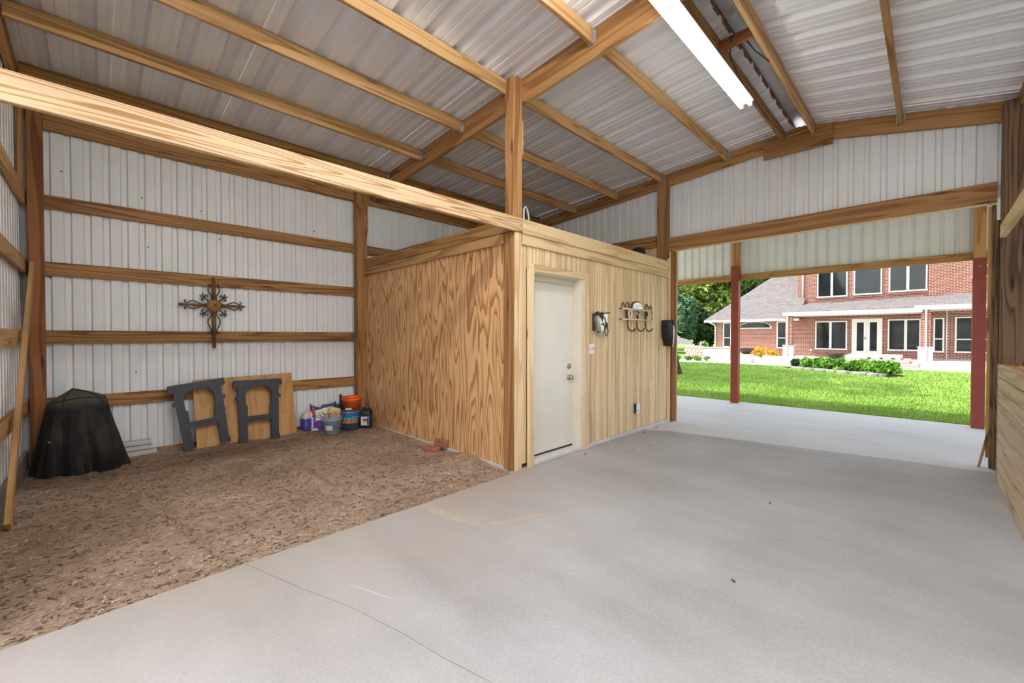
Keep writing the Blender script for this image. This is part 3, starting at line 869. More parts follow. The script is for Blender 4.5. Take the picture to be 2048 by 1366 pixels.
board('sill_strip', (4.33, 3.02, 0.022), (6.59, 3.02, 0.022), 0.044, 0.03, (0, 0, 1), M['foundation'], wf, 0.004)
# room behind: top and back so the box is closed
box('ceiling_board', 3.06, 6.58, 3.06, 6.48, 2.44, 2.46, M['rafter'], ws, 0)

# ---------------------------------------------------------------- door
d1 = empty('door_1', (3.75, YS, 0), 'cream painted flush door in the beadboard wall', kind='structure')
box('door_slab', 3.30, 4.165, 3.135, 3.172, 0.055, 2.075, M['door'], d1, 0.003)
board('casing', (3.262, 3.002, 0.0), (3.262, 3.002, 2.165), 0.090, 0.03, (1, 0, 0), M['bead'], d1, 0.003)
board('casing', (4.272, 3.002, -0.0), (4.272, 3.002, 2.09), 0.100, 0.03, (1, 0, 0), M['cap'], d1, 0.003)
board('head_casing', (3.308, 3.002, 2.128), (4.322, 3.002, 2.128), 0.080, 0.03, (0, 0, 1), M['cap'], d1, 0.003)
box('jamb', 4.165, 4.222, 3.004, 3.19, 0.0, 2.088, M['jamb'], d1, 0.002)
box('jamb', 3.275, 3.302, 3.02, 3.19, 0.0, 2.088, M['jamb'], d1, 0.002)
box('head_jamb', 3.30, 4.165, 3.004, 3.19, 2.076, 2.10, M['jamb'], d1, 0.002)
box('door_stop', 3.30, 4.165, 3.10, 3.134, 2.02, 2.076, M['jamb'], d1, 0.002)
box('threshold', 3.29, 4.20, 3.0, 3.19, 0.0, 0.042, M['foundation'], d1, 0.006)
box('door_sweep', 3.302, 4.16, 3.128, 3.14, 0.043, 0.062, M['dark_iron'], d1, 0.001)
tube('hanging_cord', [(3.462, 3.13, 2.02), (3.464, 3.131, 1.85), (3.462, 3.132, 1.62)], 0.0035, M['grey_plastic'], d1, 5)
kx, ky = 4.092, 3.134
lathe('deadbolt', [(0.0, 0.022), (0.012, 0.022), (0.014, 0.014), (0.031, 0.012), (0.034, 0.004), (0.034, 0)], M['nickel'], d1, (kx, ky, 1.028), 24, (R(90), 0, 0))
kn = lathe('knob', [(0.0, 0.066), (0.018, 0.065), (0.027, 0.056), (0.029, 0.046), (0.024, 0.036), (0.012, 0.028), (0.011, 0.012), (0.032, 0.010), (0.034, 0.004), (0.034, 0)], M['nickel'], d1, (kx, ky, 0.893), 24, (R(90), 0, 0))
# scuffs on the door
def scuff(x, z, w, h, a):
    o = mesh_obj('scuff', [(-w, 0, -h), (w * .4, 0, -h * .6), (w, 0, h), (-w * .3, 0, h * .5)], [(0, 1, 2, 3)], M['bark'], d1, (x, 3.1346, z), (0, R(a), 0))
for x, z, w_, h_, a in ((3.335, 0.24, .012, .02, 20), (3.72, 0.36, .003, .012, 40), (3.79, 0.345, .012, .003, 10), (3.68, 0.62, .003, .01, 0), (3.76, .60, .002, .012, 15), (3.66, .66, .003, .004, 0), (3.62, .52, .002, .008, 30)):
    scuff(x, z, w_, h_, a)

# ---------------------------------------------------------------- porch beyond the gable, and the same one at the other end
def porch(x_in, x_out, sgn, name, lab, sk=2.60):
    p = empty(name, (x_out, 1, 0), lab, kind='structure')
    xs = x_out + sgn * 0.055
    panels(p, YR - 0.2, 7.0, lambda u, v, d: (xs + sgn * d, u, v), lambda u: sk, lambda u: 3.47, M['skirt_metal'], rib=(0.1645, 0.05, 0.027))
    board('header', (x_out + sgn * 0.02, YR - 0.2, sk + .028), (x_out + sgn * 0.02, 7.0, sk + .028), 0.128, 0.04, (0, 0, 1), M['post_wood'], p)
    a, b = (x_in, x_out + 0.3) if sgn > 0 else (x_out - 0.3, x_in)
    zz = lambda x: 3.55 - 0.03 * abs(x - x_in)
    panels(p, YR - 0.25, 7.05, lambda u, v, d: (v, u, zz(v) + d), lambda u: a, lambda u: b, M['roof'], rib=(0.3067, 0.0, 0.048))
    return p
pf = porch(6.80, XO, 1, 'wall_porch', 'cream ribbed steel skirt and red footed posts along the porch edge')
def porch_post(y, zred, x=None):
    x = XO - 0.075 if x is None else x
    pole('post', x - 0.062, x + 0.062, y - 0.062, y + 0.062, 0.0, 3.42, M['post_wood'], pf)
    q = [(-0.07, -0.07), (0.07, -0.07), (0.07, 0.07), (-0.07, 0.07)]
    sleeve = box('post_sleeve', x - 0.0705, x + 0.0705, y - 0.0705, y + 0.0705, 0.0, zred, M['red_steel'], pf, 0.004)
    lathe('bolt', [(0, 0.006), (0.01, 0.006), (0.01, 0), (0, 0)], M['galv'], pf, (x - 0.0705, y, zred - 0.13), 8, (0, R(-90), 0))
porch_post(2.885, 2.86)
porch_post(-0.515, 2.575)
porch_post(6.5, 2.8)
porch_post(-4.15, 2.8)
porch(-0.66, -2.4, -1, 'wall_porch_rear', 'matching skirt at the open end of the aisle', 2.95)
# ================================================================ LAMPS
def strip_light(x0, x1, y, z, label, tm='tube'):
    t = empty('fluorescent_light', ((x0 + x1) / 2, y, z), label, 'light', 'strip lights along the ridge')
    poly_prism('housing', [(y - 0.055, z + 0.055), (y + 0.055, z + 0.055), (y + 0.075, z + 0.012), (y + 0.03, z + 0.006), (y - 0.03, z + 0.006), (y - 0.075, z + 0.012)], 0, x0, x1, M['housing'], t)
    for s in (-1, 1):
        tube('tube', [(x0 + 0.03, y + s * 0.043, z - 0.020), (x1 - 0.03, y + s * 0.043, z - 0.020)], 0.019, M[tm], t, 12)
        for xe in (x0 + 0.02, x1 - 0.02):
            box('socket', xe - 0.012, xe + 0.012, y + s * 0.043 - 0.014, y + s * 0.043 + 0.014, z - 0.04, z + 0.01, M['white_plastic'], t, 0.002)
    for xs_ in (x0 + .4, x1 - .4):
        if z > 3.8: box('hanger_strap', xs_ - .01, xs_ + .01, y + .018, y + .042, z + .05, zr(1.445) - .135, M['galv'], t, 0.001)
    return t
strip_light(2.55, 4.93, 1.408, 3.872, 'white twin tube fluorescent light glowing along the roof ridge')
strip_light(0.10, 2.50, 1.455, 3.945, 'added unseen fill light shaped as a twin tube fixture, along the ridge above the camera', 'fill_aisle')  # added fill out of view, far stronger than the fixture in sight
strip_light(0.10, 2.50, -0.25, 3.72, 'added unseen fill light shaped as a twin tube fixture, on the roof slope over the stall partition', 'fill_aisle')  # another unseen fill, added to soften the beam's shadow on the plywood
strip_light(-2.3, -0.80, 1.455, 3.30, 'added unseen fill light shaped as a twin tube fixture, under the rear porch roof', 'fill_porch')  # unseen fill added to light the floor and dirt from behind
# wires by the ridge
for pts in ([(4.75, 1.09, 4.16), (4.62, 1.12, 4.05), (4.45, 1.10, 3.98), (4.30, 1.16, 4.02), (4.22, 1.22, 4.12)], [(4.10, 1.30, 4.13), (4.22, 1.35, 4.03), (4.42, 1.36, 3.99), (4.7, 1.40, 4.03), (5.1, 1.42, 4.045), (5.9, 1.42, 4.05)]):
    o = tube('electric_wire', pts, 0.006, M['cable'])
    tag(o, 'black electric wire looping between the ridge purlins' if pts[0][0] > 4.5 else 'thin dark wire running along the ridge purlin beside the lamp', 'wire')

# ================================================================ THINGS ON THE TACK ROOM WALL
FY = YS - 0.003
sw = empty('light_switch', (4.40, FY, 1.236), 'white three gang switch plate beside the door casing', 'switch')
box('cover_plate', 4.330, 4.475, FY - 0.008, FY, 1.175, 1.298, M['white_plastic'], sw, 0.004)
for i, x in enumerate((4.358, 4.4025, 4.447)):
    box('toggle', x - 0.006, x + 0.006, FY - 0.022, FY - 0.006, 1.232, 1.258, M['grey_plastic'] if i != 1 else M['white_plastic'], sw, 0.002)
    box('toggle_slot', x - 0.010, x + 0.010, FY - 0.0092, FY - 0.004, 1.222, 1.262, M['grey_plastic'], sw, 0.001)
ou = empty('wall_outlet', (5.545, FY, 0.345), 'white outlet box low on the beadboard wall', 'outlet')
box('outlet_box', 5.505, 5.590, FY - 0.040, FY, 0.275, 0.415, M['black_plastic'], ou, 0.004)
box('cover_plate', 5.500, 5.594, FY - 0.047, FY - 0.040, 0.270, 0.420, M['white_plastic'], ou, 0.004)
for z in (0.315, 0.375):
    box('socket_face', 5.530, 5.564, FY - 0.0495, FY - 0.046, z - 0.017, z + 0.017, M['grey_plastic'] if z < 0.34 else M['white_plastic'], ou, 0.002)

# horse head plaque: back plate, silver head in relief, bridle, bit ring
hp = empty('horse_head_plaque', (4.60, FY, 1.55), 'silver horse head plaque with dark bridle and ring on the beadboard', 'wall plaque')
box('back_plate', 4.435, 4.63, FY - 0.022, FY - 0.004, 1.47, 1.685, M['dark_iron'], hp, 0.004)
def extr(name, pts, y0, y1, mat, parent, taper=1.0):
    """outline (x, z) standing off the wall from y0 (wall side) to y1 (room side)"""
    cx = sum(p[0] for p in pts) / len(pts); cz = sum(p[1] for p in pts) / len(pts)
    n = len(pts); ym = (y0 + y1) / 2
    vs = [(x - cx, y0 - ym, z - cz) for x, z in pts] + [((x - cx), (y1 - ym) * .4, (z - cz)) for x, z in pts] + [((x - cx) * taper, y1 - ym, (z - cz) * taper) for x, z in pts]
    fs = [tuple(range(n)), tuple(range(3 * n - 1, 2 * n - 1, -1))]
    for k in range(2): fs += [(k * n + i, k * n + n + i, k * n + n + (i + 1) % n, k * n + (i + 1) % n) for i in range(n)]
    return fix_normals(mesh_obj(name, vs, fs, mat, parent, (cx, ym, cz)))
head = extr('horse_head', [(4.47, 1.66), (4.452, 1.60), (4.468, 1.53), (4.490, 1.46), (4.508, 1.420), (4.545, 1.406), (4.585, 1.424), (4.602, 1.47), (4.625, 1.54), (4.640, 1.61), (4.61, 1.665), (4.54, 1.682)], FY - 0.02, FY - 0.085, M['silver'], hp, 0.60)
extr('forelock', [(4.50, 1.67), (4.525, 1.60), (4.545, 1.575), (4.565, 1.61), (4.585, 1.665), (4.54, 1.685)], FY - 0.05, FY - 0.088, M['dark_iron'], hp, 0.8)
extr('ear', [(4.49, 1.655), (4.505, 1.715), (4.53, 1.665)], FY - 0.03, FY - 0.06, M['dark_iron'], hp, 0.6)
extr('ear', [(4.565, 1.665), (4.60, 1.71), (4.605, 1.655)], FY - 0.03, FY - 0.06, M['dark_iron'], hp, 0.6)
extr('nostril', [(4.488, 1.438), (4.476, 1.452), (4.49, 1.462), (4.50, 1.45)], FY - 0.05, FY - 0.068, M['dark_iron'], hp, .8)
tube('bridle', [(4.462, FY - 0.04, 1.56), (4.51, FY - 0.083, 1.545), (4.57, FY - 0.088, 1.55), (4.635, FY - 0.05, 1.59)], 0.008, M['dark_iron'], hp, 6)
tube('bridle', [(4.475, FY - 0.05, 1.635), (4.53, FY - 0.08, 1.60), (4.56, FY - 0.088, 1.55), (4.60, FY - 0.075, 1.49)], 0.006, M['dark_iron'], hp, 6)
tube('rail', [(4.46, FY - 0.03, 1.695), (4.62, FY - 0.06, 1.688), (4.68, FY - 0.06, 1.70), (4.76, FY - 0.055, 1.705)], 0.008, M['dark_iron'], hp, 6)
box('side_plate', 4.66, 4.745, FY - 0.035, FY - 0.028, 1.545, 1.69, M['silver'], hp, 0.002)
extr('concho', [(4.645 + 0.035 * math.cos(a), 1.60 + 0.05 * math.sin(a)) for a in np.linspace(0, 5.8, 12)], FY - 0.035, FY - 0.06, M['rust_disc'], hp, 0.7)
extr('leather_tab', [(4.66, 1.56), (4.70, 1.585), (4.735, 1.555), (4.73, 1.515), (4.68, 1.51)], FY - 0.035, FY - 0.05, M['dark_iron'], hp, 0.9)
tube('bit_ring', [(4.70 + 0.042 * math.cos(a) * (1.0 if math.sin(a) > -.3 else 0.75), FY - 0.045, 1.455 + 0.055 * math.sin(a)) for a in np.linspace(0, math.tau, 20, endpoint=False)], 0.006, M['wire'], hp, 6, True)

# hook rack: pale frame, cut-out marks, silver banner, scrolls, three hooks
hr = empty('hook_rack', (5.52, FY, 1.70), 'cream framed coat rack with three brown hooks and a silver banner', 'coat rack')
yr = FY - 0.045
x0, x1, z0, z1 = 5.09, 5.955, 1.632, 1.778
tube('frame', [(x0, yr, z0), (x1, yr, z0), (x1, yr, z1), (x0, yr, z1)], 0.0115, M['cream'], hr, 6, True)
for x in (x0, x1):
    for z in (z0, z1): tube('standoff', [(x, yr, z), (x, FY, z)], 0.007, M['brown_iron'], hr, 6)
extr('banner', [(5.355, 1.79), (5.66, 1.79), (5.63, 1.845), (5.58, 1.873), (5.50, 1.884), (5.42, 1.873), (5.375, 1.845)], yr + 0.008, yr - 0.012, M['silver'], hr, 0.94)
for q in range(7):
    x = 5.415 + q * 0.03
    box('banner_mark', x, x + 0.008, yr - 0.0135, yr - 0.0115, 1.808, 1.846 + 0.01 * math.sin(q * .52), M['grey_plastic'], hr, 0)
tube('banner_rim', [(5.345, yr, 1.795), (5.352, yr, 1.84), (5.39, yr, 1.878), (5.50, yr, 1.894), (5.60, yr, 1.878)], 0.008, M['brown_iron'], hr, 6)
for cx, sg in ((5.16, 1), (5.86, -1)):
    tube('scroll', [(cx - sg * 0.07, yr, 1.79), (cx - sg * 0.075, yr, 1.84), (cx - sg * 0.05, yr, 1.86), (cx - sg * 0.02, yr, 1.83), (cx + sg * 0.01, yr, 1.80), (cx + sg * 0.05, yr, 1.86), (cx + sg * 0.085, yr, 1.875), (cx + sg * 0.11, yr, 1.84), (cx + sg * 0.105, yr, 1.79)], 0.0075, M['brown_iron'], hr, 6)
# three cut-out marks in the frame: ring, slanted star cross, knob on a stem
def ring_mark(cx, cz, rx, rz, r, mat, seg=18):
    tube('cutout_mark', [(cx + rx * math.cos(a), yr + 0.004, cz + rz * math.sin(a)) for a in np.linspace(0, math.tau, seg, endpoint=False)], r, mat, hr, 6, True)
ring_mark(5.315, 1.706, 0.040, 0.052, 0.014, M['cream'])
tube('cutout_mark', [(5.215, yr + 0.01, 1.772), (5.225, yr + 0.01, 1.70), (5.24, yr + 0.01, 1.638)], 0.014, M['dark_iron'], hr, 6)
for a in (35, -40, 90):
    c, s = math.cos(R(a)), math.sin(R(a))
    tube('cutout_mark', [(5.525 - 0.042 * c, yr + 0.002, 1.705 - 0.055 * s), (5.525 + 0.042 * c, yr + 0.002, 1.705 + 0.055 * s)], 0.011, M['silver'] if a == -40 else M['dark_iron'], hr, 6)
ring_mark(5.785, 1.725, 0.028, 0.030, 0.013, M['dark_iron'])
tube('cutout_mark', [(5.765, yr + 0.004, 1.695), (5.75, yr + 0.004, 1.638)], 0.013, M['dark_iron'], hr, 6)
for hx in (5.235, 5.49, 5.745):
    tube('hook', [(hx, yr, 1.632)] + [(hx, yr - 0.002, 1.60), (hx, yr - 0.004, 1.54)] + [(hx + 0.078 - 0.078 * math.cos(a), yr - 0.006 - 0.012 * a, 1.535 - 0.066 * math.sin(a)) for a in np.linspace(0.15, 2.75, 9)], 0.0105, M['brown_iron'], hr, 7)

# black hanging thing at the end corner
bk = empty('saddle_bag', (6.40, 2.96, 1.45), 'black leather hanging with a thin pale strip at the end corner of the beadboard', 'wall hanging')
def lobe(name, pts, y0, y1, mat, taper):
    pts = [(6.355 + (x - 6.31) * .56, z) for x, z in pts]
    return extr(name, pts, y0, y1, mat, bk, taper)
lobe('flap', [(6.46, 1.245), (6.42, 1.33), (6.345, 1.375), (6.315, 1.46), (6.31, 1.56), (6.335, 1.64), (6.40, 1.655), (6.475, 1.652), (6.48, 1.45), (6.475, 1.32)], FY, FY - 0.15, M['black_leather'], 0.8)
lobe('flap', [(6.50, 1.235), (6.495, 1.45), (6.50, 1.652), (6.62, 1.655), (6.64, 1.60), (6.64, 1.44), (6.60, 1.33), (6.56, 1.25)], FY - 0.02, FY - 0.16, M['black_leather'], 0.92)
tube('pale_strip', [(6.440, FY - 0.160, 1.57), (6.440, FY - 0.168, 1.52), (6.441, FY - 0.168, 1.40), (6.443, FY - 0.16, 1.27), (6.445, FY - 0.15, 1.215)], [0.006, 0.013, 0.011, 0.009, 0.006], M['strap'], bk, 6)
tube('stitching', [(6.385, FY - 0.145, 1.48), (6.388, FY - 0.15, 1.58), (6.40, FY - 0.152, 1.62), (6.42, FY - 0.152, 1.625), (6.43, FY - 0.15, 1.57)], 0.004, M['wire'], bk, 5)

# on the tack room roof
tag(tube('coiled_cable', [(3.58, 3.40, 2.56), (3.57, 3.40, 2.75), (3.575, 3.40, 2.90), (3.60, 3.40, 2.935), (3.635, 3.40, 2.90), (3.66, 3.40, 2.80), (3.665, 3.40, 2.64), (3.66, 3.41, 2.56)], 0.012, M['white_cable'], None, 7), 'white cable loop standing on the tack room roof behind the corner post', 'cable')
tag(tube('coiled_cable', [(3.63, 3.46, 2.56), (3.62, 3.46, 2.80), (3.64, 3.46, 2.90), (3.68, 3.46, 2.86), (3.69, 3.46, 2.70), (3.68, 3.46, 2.56)], 0.010, M['cable'], None, 7), 'black cable loop behind the white cable on the tack room roof', 'cable')
ro = empty('tool_case', (6.35, 3.42, 2.46), 'small round black case on the tack room roof beside the gable post', 'case')
lathe('body', [(0.0, 0), (0.10, 0.0), (0.115, 0.05), (0.115, 0.30), (0.10, 0.37), (0.06, 0.40), (0, 0.40)], M['black_plastic'], ro, (6.35, 3.42, 2.46), 20)
box('latch', 6.225, 6.24, 3.39, 3.45, 2.68, 2.75, M['galv'], ro, 0.003)
pb = box('scrap_board', 6.66, 6.69, 3.25, 3.62, 2.62, 2.88, M['cap'])
tag(pb, 'short pale scrap board standing behind the case on the tack room roof', 'board')

# ================================================================ THE CROSS ON THE BACK WALL
CY = YB - 0.062
cr = empty('wall_cross', (1.045, CY, 1.79), 'rusty scrolled iron cross hanging on the girts of the back wall', 'cross')
def cp(x, z, y=0): return (1.045 + x, CY + y, 1.79 + z)
lathe('disc', [(0, 0.016), (0.03, 0.016), (0.07, 0.012), (0.080, 0.006), (0.080, -0.006), (0, -0.006)], M['rust_disc'], cr, cp(0, 0), 28, (R(90), 0, 0))
lathe('disc_boss', [(0, 0.026), (0.010, 0.024), (0.016, 0.016), (0.016, 0.01)], M['rust'], cr, cp(0.01, 0.005), 14, (R(90), 0, 0))
tube('upright', [cp(0, -0.52), cp(0, -0.2), cp(0, -0.07)], [0.019, 0.023, 0.020], M['rust'], cr, 8)
tube('upright', [cp(0, 0.07), cp(0, 0.2), cp(0, 0.33)], [0.020, 0.022, 0.018], M['rust'], cr, 8)
tube('arm', [cp(-0.07, 0), cp(-0.16, 0), cp(-0.20, 0), cp(-0.25, 0), cp(-0.31, 0), cp(-0.335, 0)], [0.014, 0.012, 0.019, 0.012, 0.014, 0.019], M['rust'], cr, 8)
tube('arm', [cp(0.07, 0), cp(0.16, 0), cp(0.20, 0), cp(0.25, 0), cp(0.31, 0), cp(0.352, 0)], [0.014, 0.012, 0.019, 0.012, 0.018, 0.003], M['rust'], cr, 8)
lathe('finial', [(0, 0.018), (0.012, 0.014), (0.019, 0), (0.012, -0.014), (0, -0.018)], M['rust'], cr, cp(0, 0.342), 12)
lathe('finial', [(0, 0.020), (0.014, 0.014), (0.021, 0), (0.014, -0.014), (0, -0.020)], M['rust'], cr, cp(0, -0.53), 12)
lathe('finial', [(0, 0.018), (0.012, 0.014), (0.018, 0), (0.012, -0.014), (0, -0.018)], M['rust'], cr, cp(-0.345, 0), 12)
def scroll(pts): tube('scroll', [cp(*p) for p in pts], 0.0075, M['wire'], cr, 6)
for s in (-1, 1):
    scroll([(s * .03, .08), (s * .02, .10), (s * .03, .13), (s * .055, .165), (s * .06, .20), (s * .045, .235), (s * .03, .25), (s * .045, .27), (s * .055, .255), (s * .045, .245)])
    scroll([(s * .035, -.075), (s * .02, -.105), (s * .035, -.135), (s * .06, -.18), (s * .065, -.22), (s * .05, -.27), (s * .03, -.31), (s * .03, -.35), (s * .05, -.365), (s * .062, -.345), (s * .048, -.335)])
    for q in (-1, 1):
        scroll([(q * .08, s * .015), (q * .13, s * .012), (q * .165, s * .03), (q * .21, s * .052), (q * .25, s * .04), (q * .275, s * .02), (q * .30, s * .035), (q * .295, s * .055), (q * .28, s * .05)])
        c = (q * .058, s * .058)
        def d(u, v): return (c[0] + q * (u * .7071 - v * .7071), c[1] + s * (u * .7071 + v * .7071))
        scroll([d(0, 0), d(.03, .0), d(.055, .0), d(.08, .0)])
        scroll([d(.055, 0), d(.07, .03), d(.055, .045), d(.04, .035), d(.047, .022)])
        scroll([d(.055, 0), d(.07, -.03), d(.055, -.045), d(.04, -.035), d(.047, -.022)])
        scroll([d(.075, .0), d(.095, .02), d(.108, .012)])
        scroll([d(.075, .0), d(.095, -.02), d(.108, -.012)])

# ================================================================ COVERED GRILL IN THE CORNER
gc = empty('covered_grill', (-0.17, 6.25, 0.0), 'barbecue grill under a dusty black canvas cover in the corner', 'grill')
def cover_mesh():
    seg = 144
    # (size 0..1 from top to hem, z, fold strength)
    prof = [(0.0, 0.868, 0), (0.10, 0.852, 0), (0.30, 0.825, 0), (0.52, 0.793, 0), (0.60, 0.768, 0.05), (0.635, 0.725, 0.12), (0.66, 0.66, 0.22), (0.69, 0.58, 0.34), (0.73, 0.48, 0.48), (0.78, 0.37, 0.62), (0.83, 0.26, 0.76), (0.885, 0.16, 0.88), (0.94, 0.075, 1.0), (0.985, 0.022, 1.1), (1.01, 0.010, 1.15)]
    ax, ay = 0.315, 0.245
    vs, fs = [], []
    for i, (r, z, f) in enumerate(prof):
        for k in range(seg):
            th = math.tau * k / seg
            c, s = math.cos(th), math.sin(th)
            e = 0.66
            ex = math.copysign(abs(c) ** e, c); ey = math.copysign(abs(s) ** e, s)
            n = noise.noise((c * 1.9, s * 1.9, 4.0)) + 0.5 * noise.noise((c * 4.5, s * 4.5, 9.0 + z * 0.6))
            ridge = abs(math.sin(5.5 * th + 0.9 * math.sin(3 * th) + 0.5)) ** 0.6 - 0.6
            fold = min(1, f * 1.5) * (0.20 * n + 0.30 * ridge + 0.03 * math.sin(19 * th + 2 * z))
            rr = r + fold * (0.55 + 0.45 * (1 - z))
            x = ax * rr * ex - 0.045 * (1 - r) + 0.035 * r * max(0, c) ** 3
            y = ay * rr * ey
            zz = z
            if i <= 4:
                zz -= 0.20 * max(0, -(x + 0.03)) * (r > 0) + 0.035 * max(0, x)
                zz += 0.014 * noise.noise((x * 9, y * 9, 3)) * (r > 0)
            if i >= 12: zz = max(0.006, zz + 0.035 * max(0, noise.noise((c * 3.2, s * 3.2, 1))))
            vs.append((x, y, zz))
    for i in range(len(prof) - 1):
        for k in range(seg):
            k2 = (k + 1) % seg
            if i == 0: fs.append((k, seg + k, seg + k2))
            else: fs.append((i * seg + k, (i + 1) * seg + k, (i + 1) * seg + k2, i * seg + k2))
    return vs, fs, prof, seg
cv, cf, cprof, cseg = cover_mesh()
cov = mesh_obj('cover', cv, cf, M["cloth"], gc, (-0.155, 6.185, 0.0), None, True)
md = cov.modifiers.new('thick', 'SOLIDIFY'); md.thickness = 0.004
def cover_line(pts):
    return [V(cov.location) + V((cv[i * cseg + k % cseg][0] * 1.012, cv[i * cseg + k % cseg][1] * 1.012, cv[i * cseg + k % cseg][2] + .002)) for i, k in pts]
tube('seam_piping', cover_line([(4, k) for k in range(0, cseg, 2)]), 0.0055, M['black_leather'], gc, 5, True)
for k in (101, 128): tube('seam_piping', cover_line([(i, k) for i in range(1, 9)]), 0.0055, M['black_leather'], gc, 5)
pk = [V(cov.location) + V(cv[i * cseg + k]) for i, k in ((7, 106), (7, 112), (10, 113), (10, 105))]
lathe('snap', [(0, .006), (.008, .004), (.009, 0)], M['galv'], gc, tuple(V(cov.location) + V(cv[9 * cseg + 94]) + V((0, -.004, 0))), 10, (R(90), 0, 0))

# ================================================================ TRIM BOARD OFFCUTS
for i, (xa, xb, ya, yb, z0, z1, lab) in enumerate((
    (-0.05, 0.465, 6.33, 6.42, 0.035, 0.086, 'pale grey trim board lying lowest in the stack beside the covered grill'),
    (-0.05, 0.43, 6.36, 6.45, 0.096, 0.140, 'grey trim board lying in the middle of the stack beside the covered grill'),
    (-0.05, 0.415, 6.365, 6.45, 0.150, 0.200, 'grey trim board lying on top of the stack beside the covered grill'))):
    o = box('trim_offcut', xa, xb, ya, yb, z0, z1, M['grey_trim'], None, 0.005)
    tag(o, lab, 'board', 'stacked trim boards')
    # dark strip standing in for shade in the gap under this board
    box('gap_shade', xa + 0.005, xb - 0.004, ya - 0.0012, ya + 0.002, z0 - .0095, z0 + .0005, M['skirt'], o, 0)

# ================================================================ PLYWOOD SHEETS
ps = board('plywood_sheet', (1.405, 6.31, 0.01), (1.385, 6.475, 0.86), 1.14, 0.018, (1, 0, 0), M['sheet'], None, 0.001)
tag(ps, 'large sheet of orange plywood leaning on the back wall behind the sawhorses', 'plywood sheet')
p2 = board('plywood_sheet', (1.80, 6.275, 0.0), (1.80, 6.33, 0.325), 0.17, 0.016, (1, 0, 0), M['sheet'], None, 0.001)
tag(p2, 'small plywood offcut leaning on the large sheet near the right sawhorse leg', 'plywood sheet')

# ================================================================ FOLDING SAWHORSES
def sawhorse(loc, tilt, lean, label):
    t = empty('sawhorse', loc, label, 'sawhorse', 'folded sawhorses')
    def pr(name, pts, y0, y1): return poly_prism(name, pts, 1, y0, y1, M['saw'], t)
    base = V(loc)
    parts = []
    H = 0.80
    parts.append(poly_prism('top_rail', [(-.285, .725), (-.280, .795), (-.265, .803), (.265, .803), (.280, .795), (.285, .725), (.262, .712), (-.262, .712)], 1, -.035, .035, M['saw'], None))
    for s in (-1, 1):
        leg = [(s * .238, .715), (s * .118, .715), (s * .145, .66), (s * .152, .60), (s * .150, .40), (s * .138, .395), (s * .138, .12), (s * .132, .02), (s * .128, 0.0), (s * .238, 0.0), (s * .235, .05), (s * .222, .075), (s * .225, .12), (s * .236, .5)]
        lg = poly_prism('leg', leg, 1, -.028, .028, M['saw'], None)
        parts.append(lg)
        parts.append(poly_prism('corner_web', [(s * .155, .715), (s * .06, .715), (s * .10, .70), (s * .135, .665), (s * .150, .62), (s * .158, .62)], 1, -.02, .02, M['saw'], None))
        parts.append(poly_prism('bracket', [(s * .234, .60), (s * .262, .592), (s * .268, .555), (s * .250, .545), (s * .236, .55)], 1, -.022, .022, M['saw'], None))
        parts.append(poly_prism('hinge_lug', [(s * .152, .48), (s * .132, .475), (s * .130, .30), (s * .152, .30)], 1, -.024, .012, M['saw'], None))
    parts.append(poly_prism('cross_bar', [(-.150, .262), (-.150, .325), (-.12, .332), (.12, .332), (.150, .325), (.150, .262)], 1, -.022, .022, M['saw'], None))
    parts.append(poly_prism('bar_slot', [(-.07, .292), (-.05, .302), (.05, .302), (.07, .292), (.05, .286), (-.05, .286)], 1, -.0245, -.0215, M['black_plastic'], None))
    for x in (-.22, -.16, -.08, .02, .11, .16, .20, .24):
        parts.append(poly_prism('tool_hole', [(x + .007 * math.cos(a), .765 + (.012 if x in (-.16, .16) else 0) + .007 * math.sin(a)) for a in np.linspace(0, 5.4, 7)], 1, -.0365, -.033, M['black_plastic'], None))
    for p in parts: p.parent = t
    t.rotation_euler = (R(lean), R(tilt), 0)
    return t
sawhorse((0.935, 6.25, 0.045), -7.0, -7.0, 'charcoal folding sawhorse standing tilted beside the stacked trim boards')
sawhorse((1.492, 6.235, 0.020), 0.5, -7.0, 'charcoal folding sawhorse standing upright against the plywood, nearer the buckets')

# ================================================================ BUCKETS, BAG AND BOTTLES BY THE PLYWOOD WALL
DZ = 0.028
jug = empty('purple_jug', (2.145, 6.40, DZ), 'clear topped jug of violet liquid at the left end of the bucket group', 'jug')
def rbox_lathe(name, prof, sx, sy, mat, parent, loc, rz=0, e=0.45, seg=28):
    vs, fs = [], []
    for r, z in prof:
        for k in range(seg):
            th = math.tau * k / seg
            c, s = math.cos(th), math.sin(th)
            vs.append((sx * r * math.copysign(abs(c) ** e, c), sy * r * math.copysign(abs(s) ** e, s), z))
    for i in range(len(prof) - 1):
        for k in range(seg):
            k2 = (k + 1) % seg
            fs.append((i * seg + k, i * seg + k2, (i + 1) * seg + k2, (i + 1) * seg + k))
    fs.append(tuple(range(seg - 1, -1, -1))); fs.append(tuple(range((len(prof) - 1) * seg, len(prof) * seg)))
    return mesh_obj(name, vs, fs, mat, parent, loc, (0, 0, rz), True)
rbox_lathe('body', [(.95, 0), (1, .02), (1, .17)], .083, .065, M['violet'], jug, (2.145, 6.40, DZ), 0.3)
rbox_lathe('shoulder', [(1, .17), (1, .185), (.9, .235), (.55, .27), (.25, .28)], .083, .065, M['clear'], jug, (2.145, 6.40, DZ), 0.3)
lathe('cap', [(.024, .275), (.024, .305), (.02, .31), (0, .31)], M['clear'], jug, (2.145, 6.40, DZ), 16)
tube('handle', [(2.175, 6.345, DZ + .255), (2.185, 6.335, DZ + .235), (2.180, 6.330, DZ + .19)], 0.012, M['paint_label'], jug, 8)
